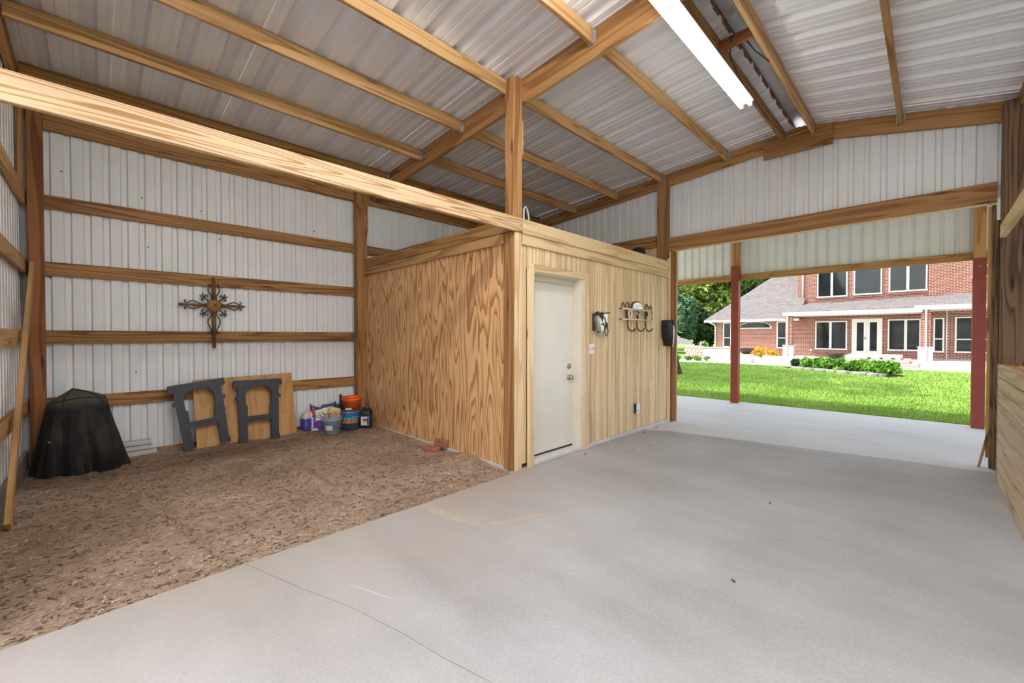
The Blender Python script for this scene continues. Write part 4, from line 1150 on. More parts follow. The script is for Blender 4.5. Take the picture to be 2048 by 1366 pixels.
box('label', 2.09, 2.125, 6.333, 6.336, DZ + .06, DZ + .12, M['lilac_label'], jug, 0)

bag = empty('pet_food_bag', (2.33, 6.32, DZ), 'purple and green printed plastic bag slumped behind the light blue bucket', 'bag')
def bag_mesh():
    nu, nv = 29, 30
    vs, fs, mi = [], [], []
    for side in (-1, 1):
        for j in range(nv):
            v = j / (nv - 1)
            for i in range(nu):
                u = i / (nu - 1) * 2 - 1
                wdt = 0.165 * (1 - 0.10 * v + 0.16 * v * v)
                thick = 0.085 * (1 - v ** 2.2) * math.sqrt(max(0, 1 - abs(u) ** 3)) + 0.003
                z = 0.40 * v * (1 + 0.02 * math.sin(u * 3))
                if v > 0.72: z -= 0.07 * (1 - u * u) * (v - 0.72) / 0.28 - 0.01 * u
                wr = 0.010 * noise.noise((u * 3, v * 5, side * 2.0)) + 0.005 * noise.noise((u * 8, v * 9, side))
                vs.append((u * wdt + 0.01 * noise.noise((v * 4, side, 1)), side * thick + wr * (1 - v * .5), z))
    for sidx in range(2):
        o = sidx * nu * nv
        for j in range(nv - 1):
            for i in range(nu - 1):
                a = o + j * nu + i
                f = (a, a + 1, a + nu + 1, a + nu)
                fs.append(f if sidx == 0 else f[::-1])
                u = (i + .5) / (nu - 1) * 2 - 1; v = (j + .5) / (nv - 1)
                s = v + 0.20 * (u + 0.1) ** 2 - 0.12 * u
                if v < 0.42 + 0.1 * u: m = 0
                elif s < 0.50: m = 1
                elif s < 0.66: m = 2 if int(s * 40) % 2 == 0 else 1
                elif s < 0.78: m = 3 if int(s * 30) % 2 == 0 else 1
                elif s < 0.88: m = 1 if u < 0.2 else 3
                else: m = 4
                if u < -0.62: m = 5 if 0.55 < v < 0.80 else 4 if v > .6 else 1 if v < .5 and u < -.8 else 0
                mi.append(m)
    return vs, fs, mi
bv, bf, bmi = bag_mesh()
bo = mesh_obj('body', bv, bf, [M['purple'], M['paint_label'], M['green_label'], M['lime_label'], M['bag_navy'], M['red_label']], bag, (2.335, 6.31, DZ - .005), (0, 0, R(-20)), True)
bo.data.polygons.foreach_set('material_index', bmi)
pw = empty('paper_scrap', (2.20, 6.25, 0.03), 'crumpled white paper scrap on the dirt between the jug and the bag', 'scrap')
mesh_obj('paper', [(-.05, -.02, 0.004), (0.03, -.03, .002), (.05, .02, .012), (-.02, .03, .03), (.0, 0, .035)], [(0, 1, 4), (1, 2, 4), (2, 3, 4), (3, 0, 4)], M['paint_label'], pw, (2.22, 6.27, 0.03))

def bucket(name, cx, cy, z, r0, r1, h, mat, label, cat='bucket', handle=True, hz=0.0):
    b = empty(name, (cx, cy, z), label, cat, 'plastic buckets by the plywood wall')
    t = 0.003
    lathe('shell', [(0, 0.0), (r0, 0.0), (r0 + (r1 - r0) * .78, h * .78), (r0 + (r1 - r0) * .78 + .006, h * .79), (r0 + (r1 - r0) * .86 + .006, h * .85), (r0 + (r1 - r0) * .86, h * .86), (r1, h - .012), (r1 + .008, h - .010), (r1 + .008, h), (r1 - t, h), (r1 - t - .004, h - .03), (r0 - t, .006), (0, .006)], mat, b, (cx, cy, z), 36)
    if handle:
        tube('bail_handle', [(cx + (r1 + .012) * math.cos(a), cy + (r1 + .012) * math.sin(a), z + h * .80 - 0.10 * math.sin(hz) * abs(math.sin(a - .78))) for a in np.linspace(.78 + math.pi, .78 + math.tau, 16)], .003, M['galv'], b, 6)
    return b
bb = bucket('bucket', 2.325, 5.96, DZ, 0.105, 0.135, 0.235, M['ltblue'], 'light blue bucket full of kindling sticks in front of the printed bag', hz=1.2)
# paint smear on it
def wrap_patch(name, cx, cy, z0, z1, r0, r1, a0, a1, mat, parent, z=DZ, wob=0.0):
    vs, fs = [], []
    n = 14
    for j, (zz, rr) in enumerate(((z0, r0), ((z0 + z1) / 2, (r0 + r1) / 2), (z1, r1))):
        for i in range(n):
            a = R(a0 + (a1 - a0) * i / (n - 1))
            q = zz + wob * math.sin(i * 1.9 + j)
            vs.append((rr * math.cos(a), rr * math.sin(a), q))
    for j in range(2):
        for i in range(n - 1): fs.append((j * n + i, j * n + i + 1, (j + 1) * n + i + 1, (j + 1) * n + i))
    return mesh_obj(name, vs, fs, mat, parent, (cx, cy, z), None, True)
wrap_patch('white_smear', 2.325, 5.96, 0.055, 0.125, .1135, .1225, 205, 252, M['paint_label'], bb, wob=0.006)
wrap_patch('base_ring', 2.325, 5.96, 0.004, 0.016, .1065, .108, 0, 360, M['paint_label'], bb)
for i in range(13):
    a = i * 2.4; rr = 0.022 * math.sqrt(i)
    x, y = 2.325 + rr * math.cos(a), 5.96 + rr * math.sin(a)
    lx, ly = random.uniform(-.05, .07), random.uniform(-.03, .05)
    o = board('kindling_stick', (x - lx * .6, y - ly * .6, DZ + 0.05), (x + lx, y + ly, DZ + 0.26 + 0.012 * (i % 4)), 0.032, 0.022, (1, 0.3, 0), M['stick'], None, 0.003)
    tag(o, 'split kindling stick standing in the light blue bucket', 'stick', 'kindling in the light blue bucket')
wc = lathe('wood_round', [(0, 0), (.085, 0), (.09, .02), (.088, .075), (.05, .085), (0, .085)], M['cap'], None, (2.375, 6.02, DZ + 0.245), 22, (R(-25), R(18), 0), False)
tag(wc, 'pale round wood slice resting on top of the kindling', 'wood slice')
nb = bucket('bucket', 2.63, 6.06, DZ, 0.130, 0.155, 0.30, M['navy'], 'navy bucket with a striped label holding the orange bucket', hz=0.6)
for z0, z1, mt in ((.10, .125, 'coral_label'), (.125, .14, 'coral_label'), (.150, .160, 'lime_label'), (.165, .195, 'teal_label'), (.20, .24, 'blue_label'), (.24, .262, 'lilac_label')):
    ra = lambda zq: .130 + .025 * zq / .30 + .0018
    wrap_patch('label_stripe', 2.63, 6.06, z0, z1, ra(z0), ra(z1), 195, 290, M[mt], nb, wob=.003)
ob = bucket('bucket', 2.665, 6.08, DZ + 0.255, 0.115, 0.142, 0.215, M['orange'], 'bright orange bucket sitting inside the navy bucket', hz=0.3)
wrap_patch('bucket_label', 2.665, 6.08, .015, .06, .1195, .1245, 200, 245, M['paint_label'], ob, z=DZ + .255)
bin_ = empty('storage_bin', (2.47, 6.37, DZ), 'slate grey bin standing behind the printed bag', 'bin')
rbox_lathe('body', [(.88, 0), (1, .02), (1.0, .30)], .12, .085, M['bin_grey'], bin_, (2.47, 6.37, DZ))
rbox_lathe('lid', [(1.05, .30), (1.05, .325), (.9, .34), (.2, .345)], .12, .085, M['bin_grey'], bin_, (2.47, 6.37, DZ))
for i, (x, y, h) in enumerate(((2.555, 6.22, .50), (2.585, 6.24, .47))):
    ss = empty('black_tube', (x, y, DZ), ('taller thin' if i == 0 else 'shorter thick') + ' black tube standing upright beside the orange bucket', 'tube')
    lathe('barrel', [(.016 + .012 * i, 0), (.016 + .012 * i, h - .02), (.012 + .01 * i, h - .015)], M['black_plastic'], ss, (x, y, DZ), 14)
    lathe('end_cap', [(.018 + .012 * i, h - .03), (.018 + .012 * i, h - .004), (.01, h), (0, h)], M['saw'], ss, (x, y, DZ), 14)
jb = empty('oil_jug', (2.835, 5.97, DZ), 'black oil jug with a white and red label against the plywood wall', 'jug')
rbox_lathe('body', [(.93, 0), (1, .015), (1, .20), (.96, .225), (.78, .255), (.60, .268)], .083, .058, M['black_plastic'], jb, (2.835, 5.97, DZ), R(-40), 0.4)
lathe('spout_cap', [(.026, .262), (.026, .295), (.02, .30), (0, .30)], M['black_plastic'], jb, (2.81, 5.985, DZ), 16)
tube('handle', [(2.85, 5.955, DZ + .262), (2.87, 5.94, DZ + .29), (2.895, 5.92, DZ + .28), (2.90, 5.915, DZ + .215)], .013, M['black_plastic'], jb, 8)
def facing_patch(name, cx, cy, a, off, u0, u1, z0, z1, mat, parent):
    n = V((math.cos(a), math.sin(a), 0)); t = V((-math.sin(a), math.cos(a), 0))
    c = V((cx, cy, 0)) + n * off
    pts = [c + t * u + V((0, 0, z)) for u, z in ((u0, z0), (u1, z0), (u1, z1), (u0, z1))]
    m = sum(pts, V()) / 4
    return mesh_obj(name, [p - m for p in pts], [(0, 1, 2, 3)], mat, parent, m)
aj = R(-40 - 90)
facing_patch('label', 2.835, 5.97, aj, .0592, -.060, .060, DZ + .04, DZ + .17, M['paint_label'], jb)
facing_patch('red_panel', 2.835, 5.97, aj, .0600, -.030, .030, DZ + .10, DZ + .14, M['red_label'], jb)
facing_patch('blue_panel', 2.835, 5.97, aj, .0600, .028, .058, DZ + .045, DZ + .165, M['blue_label'], jb)

# ================================================================ TWO BRICKS AND A STONE CHIP
def brick(loc, rot, label):
    o = box('brick', -.098, .098, -.045, .045, -.029, .029, M['red_brick'], None, 0.007)
    o.location = loc; o.rotation_euler = rot
    tag(o, label, 'brick', 'loose bricks by the plywood wall')
    random.seed(3)
    for i in range(6):
        x = -.055 + i * .022
        h = random.choice((.010, .013))
        q = box('stamped_mark', x - .006, x + .006, -h, h, .0285, .0297, M['rust'], None, 0)
        q.parent = o
    return o
brick((2.86, 4.27, 0.022), (R(12), R(6), R(-62)), 'worn red brick half sunk in the dirt with a stamped face')
brick((2.975, 4.235, 0.085), (R(90 - 24), 0, R(-84)), 'paler red brick propped against the foot of the plywood wall')
sc = mesh_obj('stone_chip', [(-.02, -.015, 0), (.022, -.012, 0), (.016, .018, 0), (-.012, .016, 0), (.002, .0, .034), (.012, .002, .022)], [(0, 1, 5, 4), (1, 2, 5), (2, 4, 5), (2, 3, 4), (3, 0, 4), (3, 2, 1, 0)], M['stone'], None, (2.745, 4.37, 0.0))
tag(sc, 'small white stone chip beside the sunken red brick', 'stone')
# a few dry leaves on the slab
for i, (x, y, a, s) in enumerate(((4.05, 2.86, 10, .03), (5.55, 2.90, 40, .03), (6.0, 2.93, 5, .045), (4.62, 2.55, 70, .02), (4.93, 2.5, 20, .018), (3.95, .93, 15, .02), (2.55, 0.78, 60, .02), (2.02, 0.1, 20, .015))):
    o = mesh_obj('dry_leaf', [(-s, 0, .003), (-.3 * s, -.35 * s, .008), (s * .6, -.2 * s, .005), (s, 0, .010), (.3 * s, .35 * s, .007), (0, 0, .002)], [(0, 1, 5), (1, 2, 5), (2, 3, 5), (3, 4, 5), (4, 0, 5)], M['bark'], None, (x, y, 0.001), (0, 0, R(a)))
    tag(o, ('tiny brown leaf at the foot of the right door casing', 'tiny brown leaf by the beadboard sill under the outlet', 'brown leaf by the beadboard sill near the far end board', 'tiny leaf on the concrete a step out from the switch plate', 'tiny leaf on the concrete a step out from the door casing', 'small brown leaf alone in the middle of the concrete aisle', 'tiny leaf on the concrete nearest the tooled joint', 'tiny leaf on the concrete nearest the stall partition')[i], 'leaf', 'dry leaves on the concrete')
# ================================================================ LAWN
def lawn_z(x, y): return -0.02 + 0.03 * noise.noise((x * .25, y * .25, 7)) * min(1, (x - 9.7) / 3) if x > 9.7 else -0.02
def grid_obj(name, x0, x1, y0, y1, nx, ny, zf, mat): return plane_grid(name, x0, x1, y0, y1, nx, ny, zf, mat)
ln = grid_obj('lawn', 9.662, 70, -40, 60, 90, 90, lambda x, y: lawn_z(x, y), M['lawn'])
tag(ln, 'wide green lawn between the barn porch and the brick house', kind='structure')
BA, BB = V((20.9, 4.1, 0)), V((18.9, 1.05, 0))           # front edge of the planted bed
BD = (BB - BA).normalized(); BN = V((-BD.y, BD.x, 0))      # BN points away from the barn
if BN.x < 0: BN = -BN
def grass_blades():
    n = 210000
    u = rng.random(n)
    x = 9.68 + 13.6 * u ** 1.7
    y = rng.uniform(-5, 10.5, n)
    keep = np.ones(n, bool)
    rx, ry = x - BA.x, y - BA.y
    s = rx * BD.x + ry * BD.y; t = rx * BN.x + ry * BN.y
    keep &= ~((s > -0.3) & (s < 3.8) & (t > -0.12) & (t < 0.9))
    keep &= ~((x > 22.1) & (y > 3.0))
    x, y = x[keep], y[keep]; n = len(x)
    d = np.clip((x - 9.6) / 13, 0, 1)
    h = rng.uniform(0.03, 0.065, n) * (1 + .5 * d)
    wd = rng.uniform(0.006, 0.012, n) * (1 + 2.2 * d)
    a = rng.uniform(0, math.tau, n)
    lean = rng.uniform(0.2, 1.0, n) * h; la = rng.uniform(0, math.tau, n)
    z = np.full(n, -0.03)
    for i0 in range(0, n, 1):
        pass
    # follow the lawn
    zz = np.array([lawn_z(float(p), float(q)) for p, q in zip(x[::1], y[::1])]) - 0.004
    co = np.empty((n, 3, 3))
    co[:, 0] = np.stack([x - np.cos(a) * wd, y - np.sin(a) * wd, zz], 1)
    co[:, 1] = np.stack([x + np.cos(a) * wd, y + np.sin(a) * wd, zz], 1)
    co[:, 2] = np.stack([x + np.cos(la) * lean, y + np.sin(la) * lean, zz + h], 1)
    me = bpy.data.meshes.new('grass')
    me.vertices.add(3 * n); me.vertices.foreach_set('co', co.ravel())
    me.loops.add(3 * n); me.loops.foreach_set('vertex_index', np.arange(3 * n, dtype=np.int32))
    me.polygons.add(n); me.polygons.foreach_set('loop_start', np.arange(0, 3 * n, 3, dtype=np.int32))
    me.update(); me.validate()
    me.materials.append(M['grass'])
    o = bpy.data.objects.new('grass', me); COL.objects.link(o)
    return tag(o, 'short bright green grass blades covering the lawn', 'grass', kind='stuff')
grass_blades()

# ================================================================ PLANTS
def leaf_cloud(name, centers, radii, n, size, mat, parent=None, flat_=0.0, squash=1.0):
    """N diamond leaves gathered round the given clump centres"""
    c = np.array(centers); r = np.array(radii)
    k = rng.integers(0, len(c), n)
    dirs = rng.normal(size=(n, 3)); dirs /= np.linalg.norm(dirs, axis=1)[:, None]
    rad = r[k] * rng.uniform(0.55, 1.0, n) ** 0.6
    p = c[k] + dirs * rad[:, None] * np.array([1, 1, squash])
    s = rng.uniform(0.6, 1.25, n) * size
    t1 = rng.normal(size=(n, 3)) + dirs * 0.8
    t1[:, 2] -= flat_
    t1 /= np.linalg.norm(t1, axis=1)[:, None]
    nn = rng.normal(size=(n, 3)) + dirs
    t2 = np.cross(nn, t1); t2 /= np.linalg.norm(t2, axis=1)[:, None] + 1e-9
    co = np.empty((n, 4, 3))
    co[:, 0] = p - t1 * s[:, None]
    co[:, 1] = p + t2 * (s * .48)[:, None] - t1 * (s * .1)[:, None]
    co[:, 2] = p + t1 * s[:, None]
    co[:, 3] = p - t2 * (s * .48)[:, None] - t1 * (s * .1)[:, None]
    org = c.mean(0)
    me = bpy.data.meshes.new(name)
    me.vertices.add(4 * n); me.vertices.foreach_set('co', (co - org).ravel())
    me.loops.add(4 * n); me.loops.foreach_set('vertex_index', np.arange(4 * n, dtype=np.int32))
    me.polygons.add(n); me.polygons.foreach_set('loop_start', np.arange(0, 4 * n, 4, dtype=np.int32))
    me.update(); me.validate()
    me.materials.append(mat)
    o = bpy.data.objects.new(name, me); COL.objects.link(o)
    o.location = tuple(org)
    return adopt(o, parent)

def tree(x, y, h, r, crown_z, mat, label, n=5200, leaf=0.26, clumps=26, tr=0.16, lean=(0, 0), sq=1.0, group='trees beyond the lawn'):
    t = empty('tree', (x, y, 0), label, 'tree', group)
    top = V((x + lean[0], y + lean[1], crown_z))
    tube('trunk', [(x, y, -0.05), (x + lean[0] * .35, y + lean[1] * .35, crown_z * .45), tuple(top), (top.x, top.y, crown_z + (h - crown_z) * .5)], [tr * 1.25, tr, tr * .75, tr * .3], M['bark'], t, 9)
    cs, rs = [], []
    cz = (crown_z + h) / 2; hz = (h - crown_z) / 2
    for i in range(clumps):
        d = rng.normal(size=3); d /= np.linalg.norm(d)
        q = rng.uniform(.35, .95)
        cs.append((top.x + d[0] * r * q, top.y + d[1] * r * q, cz + d[2] * hz * q)); rs.append(rng.uniform(.22, .42) * r)
    for i in range(5):
        c = cs[i]
        tube('branch', [tuple(top), ((top.x + c[0]) / 2, (top.y + c[1]) / 2, (top.z + c[2]) / 2 + .1), c], [tr * .5, tr * .32, tr * .1], M['bark'], t, 6)
    leaf_cloud('foliage', cs, rs, n, leaf, mat, t, .2, sq)
    return t
# the leaning tree on the lawn whose crown is above the opening, and its neighbours shading the grass
tree(14.95, 6.50, 9.0, 2.6, 4.6, M['leaf_b'], 'leaning lawn tree whose trunk shows beside the left jamb', 3600, .20, 22, .15, (0.4, 1.6), group='trees on the lawn')
tree(13.2, 10.4, 9.5, 2.2, 4.8, M['leaf_b'], 'slim lawn tree standing out past the tack room end of the porch', 2600, .20, 18, .13, (0.1, .3), group='trees on the lawn')
tree(17.6, 11.2, 10.0, 2.6, 4.6, M['leaf_b'], 'lawn tree further out toward the house behind the leaning one', 2800, .22, 18, .15, (0, .2), group='trees on the lawn')
for x, y, hh, r_, cz_, lab in ((11.2, 8.8, 9.2, 1.5, 4.6, 'lawn tree standing nearest the porch end'), (12.8, 7.5, 9.0, 1.4, 5.0, 'lawn tree between the porch end and the leaning tree'), (14.4, 9.0, 9.5, 1.7, 4.8, 'lawn tree just behind the leaning tree'), (10.9, 7.6, 14.0, 1.6, 8.5, 'tallest lawn tree close by the porch'), (12.2, 10.0, 15.0, 2.0, 9.0, 'tall lawn tree two steps beyond the porch end')):
    tree(x, y, hh, r_, cz_, M['leaf_b'], lab, 2600, .17, 16, .12, (0, .1), group='trees on the lawn')
# the woods behind
bk_trees = [
    (33.5, 15.2, 4.9, 1.9, 0.3, 'leaf_c', 'blue green bushy tree at the edge of the woods left of the house', 6500, .20, 30),
    (34.5, 17.8, 5.2, 2.1, 0.3, 'leaf_c', 'blue green bushy tree half hidden by the left jamb', 5000, .20, 26),
    (36.0, 13.2, 4.0, 1.6, 0.2, 'leaf_dark', 'dark low tree between the blue green tree and the house corner', 4200, .18, 22),
    (40.0, 18.5, 9.5, 3.0, 2.0, 'leaf_a', 'tall yellow green tree behind the blue green tree', 6500, .27, 34),
    (41.0, 14.6, 10.0, 2.9, 1.8, 'leaf_a', 'tall yellow green tree rising over the house eave', 6500, .27, 34),
    (42.5, 11.4, 10.5, 3.0, 1.8, 'leaf_b', 'tall mid green tree behind the left wing roof', 6000, .27, 34),
    (46.0, 9.0, 11.5, 3.2, 2.0, 'leaf_dark', 'dark green tree showing above the shingled roof slope', 5000, .30, 30),
    (46.0, 16.5, 11.0, 3.6, 0.5, 'leaf_dark', 'dark tree deep in the woods between two yellow green trees', 6500, .32, 34),
    (45.0, 21.5, 11.0, 3.8, 0.5, 'leaf_dark', 'dark tree deep in the woods at the far end', 6000, .32, 34),
    (50.0, 13.0, 12.0, 4.0, 0.5, 'leaf_dark', 'dark tree deepest in the woods behind the house', 6000, .34, 34)]
for x, y, h, r, cz, mk, lab, n, lf, cl in bk_trees:
    tree(x, y, h, r, cz, M[mk], lab, n, lf, cl)
def shrub(x, y, z, r, h, mat, label, group, n=420, leaf=.09, name='shrub'):
    t = empty(name, (x, y, z), label, 'shrub', group)
    for i in range(3):
        a = i * 2.1
        tube('stem', [(x, y, z), (x + r * .3 * math.cos(a), y + r * .3 * math.sin(a), z + h * .55)], [.014, .006], M['bark'], t, 5)
    cs, rs = [], []
    for i in range(9):
        a = rng.uniform(0, math.tau); q = rng.uniform(.1, .7) * r
        cs.append((x + q * math.cos(a), y + q * math.sin(a), z + h * rng.uniform(.3, .68))); rs.append(r * rng.uniform(.4, .6))
    leaf_cloud('foliage', cs, rs, n, leaf, mat, t, -.5, min(1.0, h / (2 * r) * 1.15))
    return t

# ================================================================ PLANTED BED WITH STONE EDGING
q = [BA - BD * .35 - BN * .05, BB + BD * .05 - BN * .05, BB + BD * .0 + BN * .75, BA - BD * .4 + BN * .95]
bed = mesh_obj('flower_bed', [(p.x, p.y, z) for z in (-0.05, 0.055) for p in q], [(3, 2, 1, 0), (4, 5, 6, 7), (0, 1, 5, 4), (1, 2, 6, 5), (2, 3, 7, 6), (3, 0, 4, 7)], M['mulch'])
fix_normals(bed)
tag(bed, 'dark mulched bed under the row of bright shrubs', 'flower bed')
ordn = ['first', 'second', 'third', 'fourth', 'fifth', 'sixth', 'seventh', 'eighth']
L = (BB - BA).length
for i in range(7):
    p = BA + BD * (0.30 + (L - .45) * i / 6) + BN * (0.36 + .10 * (i % 2))
    shrub(p.x, p.y, 0.05, 0.36, 0.52, M['leaf_bed'], f'bright green shrub, {ordn[i]} from the barn post end of the stone edged bed', 'bright shrubs in the bed', 520, .085)
p = BA - BD * .30 + BN * .45
shrub(p.x, p.y, .05, .30, .40, M['leaf_dark'], 'small dark green shrub at the left end of the stone edged bed', 'dark shrubs', 420, .06)
s = 0.0; i = 0
while s < L - .1:
    ln_ = (.62, .42, .55, .40, .5)[i % 5]
    a, b = BA + BD * s, BA + BD * min(L, s + ln_ - .05)
    c = (a + b) / 2
    bm = bmesh.new()
    bmesh.ops.create_icosphere(bm, subdivisions=2, radius=1.0)
    for v in bm.verts:
        e = V([math.copysign(abs(t) ** .45, t) for t in v.co])
        e += .10 * V((noise.noise(v.co * 1.7 + V((i * 3, 0, 0))), noise.noise(v.co * 1.7 + V((0, i * 5, 0))), noise.noise(v.co * 1.7 + V((0, 0, i * 7)))))
        v.co = V((e.x * (b - a).length / 2, e.y * .12, e.z * .075))
    me = bpy.data.meshes.new('edging_stone'); bm.to_mesh(me); bm.free(); me.materials.append(M['edge_stone'])
    o = bpy.data.objects.new('edging_stone', me); COL.objects.link(o)
    o.location = (c.x - BN.x * .05, c.y - BN.y * .05, .045); o.rotation_euler = (0, 0, math.atan2(BD.y, BD.x))
    tag(o, f'rough grey edging stone, {ordn[i] if i < 8 else "last"} along the front of the bed from the post end', 'stone', 'edging stones of the bed')
    s += ln_; i += 1
    if i > 8: break

# ================================================================ PATIO
def stone_box(name, x0, x1, y0, y1, z0, z1, mat, label, cat=None, kind=None, bev=.02, parent=None):
    o = box(name, x0, x1, y0, y1, z0, z1, mat, parent, bev)
    if label: tag(o, label, cat, None, kind)
    return o
stone_box('patio', 24.0, 32.2, -9, 11.2, -0.1, 0.012, M['patio'], 'sunlit white stone patio along the back of the house', None, 'structure')
stone_box('path', 22.4, 24.0, 3.2, 12.5, -0.1, 0.006, M['patio'], 'pale concrete walk along the far edge of the lawn', None, 'structure')
stone_box('porch_slab', 29.6, 32.1, -6, 6.5, 0.0, 0.13, M['patio'], 'pale raised porch slab under the lower roof', None, 'structure')
gw = empty('garden_wall', (26, 9.5, 0), 'low pink and white stone garden wall at the left of the patio', 'wall')
for i in range(4):
    for k in range(5):
        off = .12 * (i % 2)
        y0 = 9.68 + k * .235 - (off if k else 0)
        y1 = min(10.84, 9.68 + (k + 1) * .235 - off - .008)
        box('stone', 25.9, 26.35, y0, y1, .02 + i * .195, .207 + i * .195, M['pink_stone'], gw, .015)
box('white_panel', 25.85, 26.3, 8.15, 9.66, 0.0, 0.68, M['stone'], gw, .02)
box('coping', 25.82, 26.35, 8.1, 9.70, 0.68, 0.73, M['stone'], gw, .012)
lw = stone_box('planter_wall', 25.6, 26.0, 3.9, 6.45, 0.0, 0.32, M['stone'], 'low white planter wall between the two fire bowls', 'wall')
gl = empty('garden_grill', (26.2, 9.75, .8), 'small black and white grill standing on the pink garden wall', 'grill')
box('body', 26.05, 26.3, 9.66, 9.82, .80, .95, M['black_plastic'], gl, .02)
box('side_post', 26.1, 26.2, 9.86, 9.93, .80, 1.02, M['stone'], gl, .01)
# spa steps
sp = empty('stone_steps', (26.5, 1.8, 0), 'pink and white stacked stone steps in front of the glazed double door', 'steps')
for (x0, x1, y0, y1, z0, z1, mk) in ((25.9, 28.4, .95, 2.95, .29, .47, 'stone'), (25.7, 28.4, .65, 2.80, .14, .288, 'pink_stone'), (25.5, 28.4, .36, 2.6, .012, .138, 'pink_stone')):
    box('step', x0, x1, y0, y1, z0, z1, M[mk], sp, .02)
for y in (1.15, 1.55, 1.98):
    box('opening', 25.885, 25.91, y, y + .12, .33, .39, M['dark_iron'], sp, .004)
def fire_bowl(x, y, z, r, h, label):
    b = empty('fire_bowl', (x, y, z), label, 'fire bowl', 'fire bowls on the patio')
    lathe('bowl', [(0, 0), (r * .35, 0), (r * .62, h * .38), (r * .98, h * .92), (r, h), (r * .93, h), (r * .55, h * .5), (0, h * .42)], M['bowl'], b, (x, y, z), 32)
    lathe('lava_rock', [(r * .88, h * .9), (r * .5, h * 1.06), (0, h * 1.14)], M['mulch'], b, (x, y, z), 24)
    return b
fire_bowl(24.1, 6.82, .46, .40, .29, 'dark bowl shaped fire pit on the grey pedestal, nearest the leaning tree')
pd = stone_box('pedestal', 23.85, 24.35, 6.50, 7.14, 0.0, .46, M['grey_trim'], 'square grey pedestal under the farther left fire bowl', 'pedestal')
fire_bowl(24.1, 3.10, .30, .41, .30, 'rusty brown bowl shaped fire pit behind the bright shrubs')
pd = stone_box('pedestal', 23.9, 24.3, 2.9, 3.3, 0.0, .30, M['stone'], 'low white pedestal under the rusty fire bowl behind the shrubs', 'pedestal')
for i, (x, y, r, h, lab) in enumerate(((29.0, 8.05, .38, .62, 'golden yellow shrub beneath the arched window, second of four along the wall'), (28.8, 7.30, .42, .85, 'golden yellow shrub between the arched window and the slim window, tallest of the row'), (28.8, 6.72, .36, .66, 'golden yellow shrub beside the left porch column base'), (28.6, 8.80, .42, .90, 'golden yellow shrub rising behind the grey pedestal fire bowl'))):
    shrub(x, y, .012, r, h, M['leaf_gold'], lab, 'golden shrubs along the house', 420, .075)
shrub(28.6, 9.9, .012, .4, .85, M['leaf_gold'], 'small golden shrub under the leftmost slim window of the house', 'golden shrubs along the house', 300, .07)
shrub(26.9, 10.05, .012, .55, 1.25, M['leaf_a'], 'spiky yellow green shrub behind the pink garden wall', 'patio shrubs', 420, .10)
for i, (x, y) in enumerate(((23.9, 10.4), (23.8, 9.75), (23.75, 9.2), (23.7, 8.65))):
    shrub(x, y, .0, .33, .32, M['leaf_bed' if i != 1 else 'leaf_b'], f'low green border plant, {ordn[i]} from the left jamb along the walk', 'low plants along the walk', 260, .06)
for i, (x, y, s) in enumerate(((23.6, 10.9, .22), (23.4, 8.2, .25))):
    bm = bmesh.new(); bmesh.ops.create_icosphere(bm, subdivisions=2, radius=1.0)
    for v in bm.verts:
        v.co = v.co * (1 + .25 * noise.noise(v.co * 1.3 + V((i * 9, 0, 0)))); v.co.z *= .7
    me = bpy.data.meshes.new('boulder'); bm.to_mesh(me); bm.free(); me.materials.append(M['stone'])
    o = bpy.data.objects.new('boulder', me); COL.objects.link(o); o.scale = (s, s * 1.2, s); o.location = (x, y, .05)
    tag(o, 'pale boulder at the ' + ('far left end of the low border plants' if i == 0 else 'right end of the low border plants'), 'boulder')

# ================================================================ BRICK HOUSE
h = empty('brick_house', (32, 2, 0), 'two storey red brick house with grey shingled roofs beyond the lawn', 'house')
HB = M['house_brick']
def hbox(name, *a, mat=None, bev=0.0, parent=None): return box(name, *a, mat or HB, parent or h, bev)
hbox('front_wall', 32.0, 32.3, -9, 11.05, 0.0, 2.75)
hbox('side_wall', 32.3, 44, 10.8, 11.05, 0.0, 2.6)
hbox('upper_wall', 33.5, 33.8, 0.10, 6.33, 2.6, 7.6)
hbox('upper_wall', 33.42, 33.8, -9, 0.10, 2.6, 7.6)
hbox('upper_side_wall', 33.8, 42, 6.05, 6.33, 2.6, 7.6)
def hpoly(name, pts, mat, thick=.06):
    pts = [V(p) for p in pts]
    c = sum(pts, V()) / len(pts); n = len(pts)
    vs = [p - c for p in pts] + [p - c - V((0, 0, thick)) for p in pts]
    fs = [tuple(range(n)), tuple(range(2 * n - 1, n - 1, -1))] + [(i, i + n, (i + 1) % n + n, (i + 1) % n) for i in range(n)]
    return fix_normals(mesh_obj(name, vs, fs, mat, h, c))
SH = M['shingle']
hpoly('wing_roof', [(31.6, 11.75, 2.53), (31.6, 5.9, 2.53), (38.5, 5.9, 7.71), (38.5, 6.55, 7.71)], SH)
hpoly('wing_roof', [(31.6, 11.75, 2.53), (38.5, 6.55, 7.71), (45, 6.55, 7.71), (45, 11.75, 2.53)], SH)
hpoly('soffit', [(31.62, 11.7, 2.43), (31.62, 5.9, 2.43), (32.05, 5.9, 2.43), (32.05, 11.7, 2.43)], M['fascia'], .02)
hbox('fascia', 31.56, 31.62, 5.9, 11.75, 2.38, 2.53, mat=M['fascia'])
hbox('fascia', 31.62, 45, 11.70, 11.76, 2.38, 2.53, mat=M['fascia'])
hpoly('porch_roof', [(29.95, 6.42, 2.86), (29.95, 0.30, 2.89), (33.5, 0.05, 3.64), (33.5, 5.98, 3.56)], SH)
hpoly('porch_roof', [(29.95, 6.42, 2.86), (33.5, 5.98, 3.56), (33.5, 6.42, 2.88)], SH)
hbox('fascia', 29.90, 29.96, 0.30, 6.44, 2.64, 2.84, mat=M['fascia'])
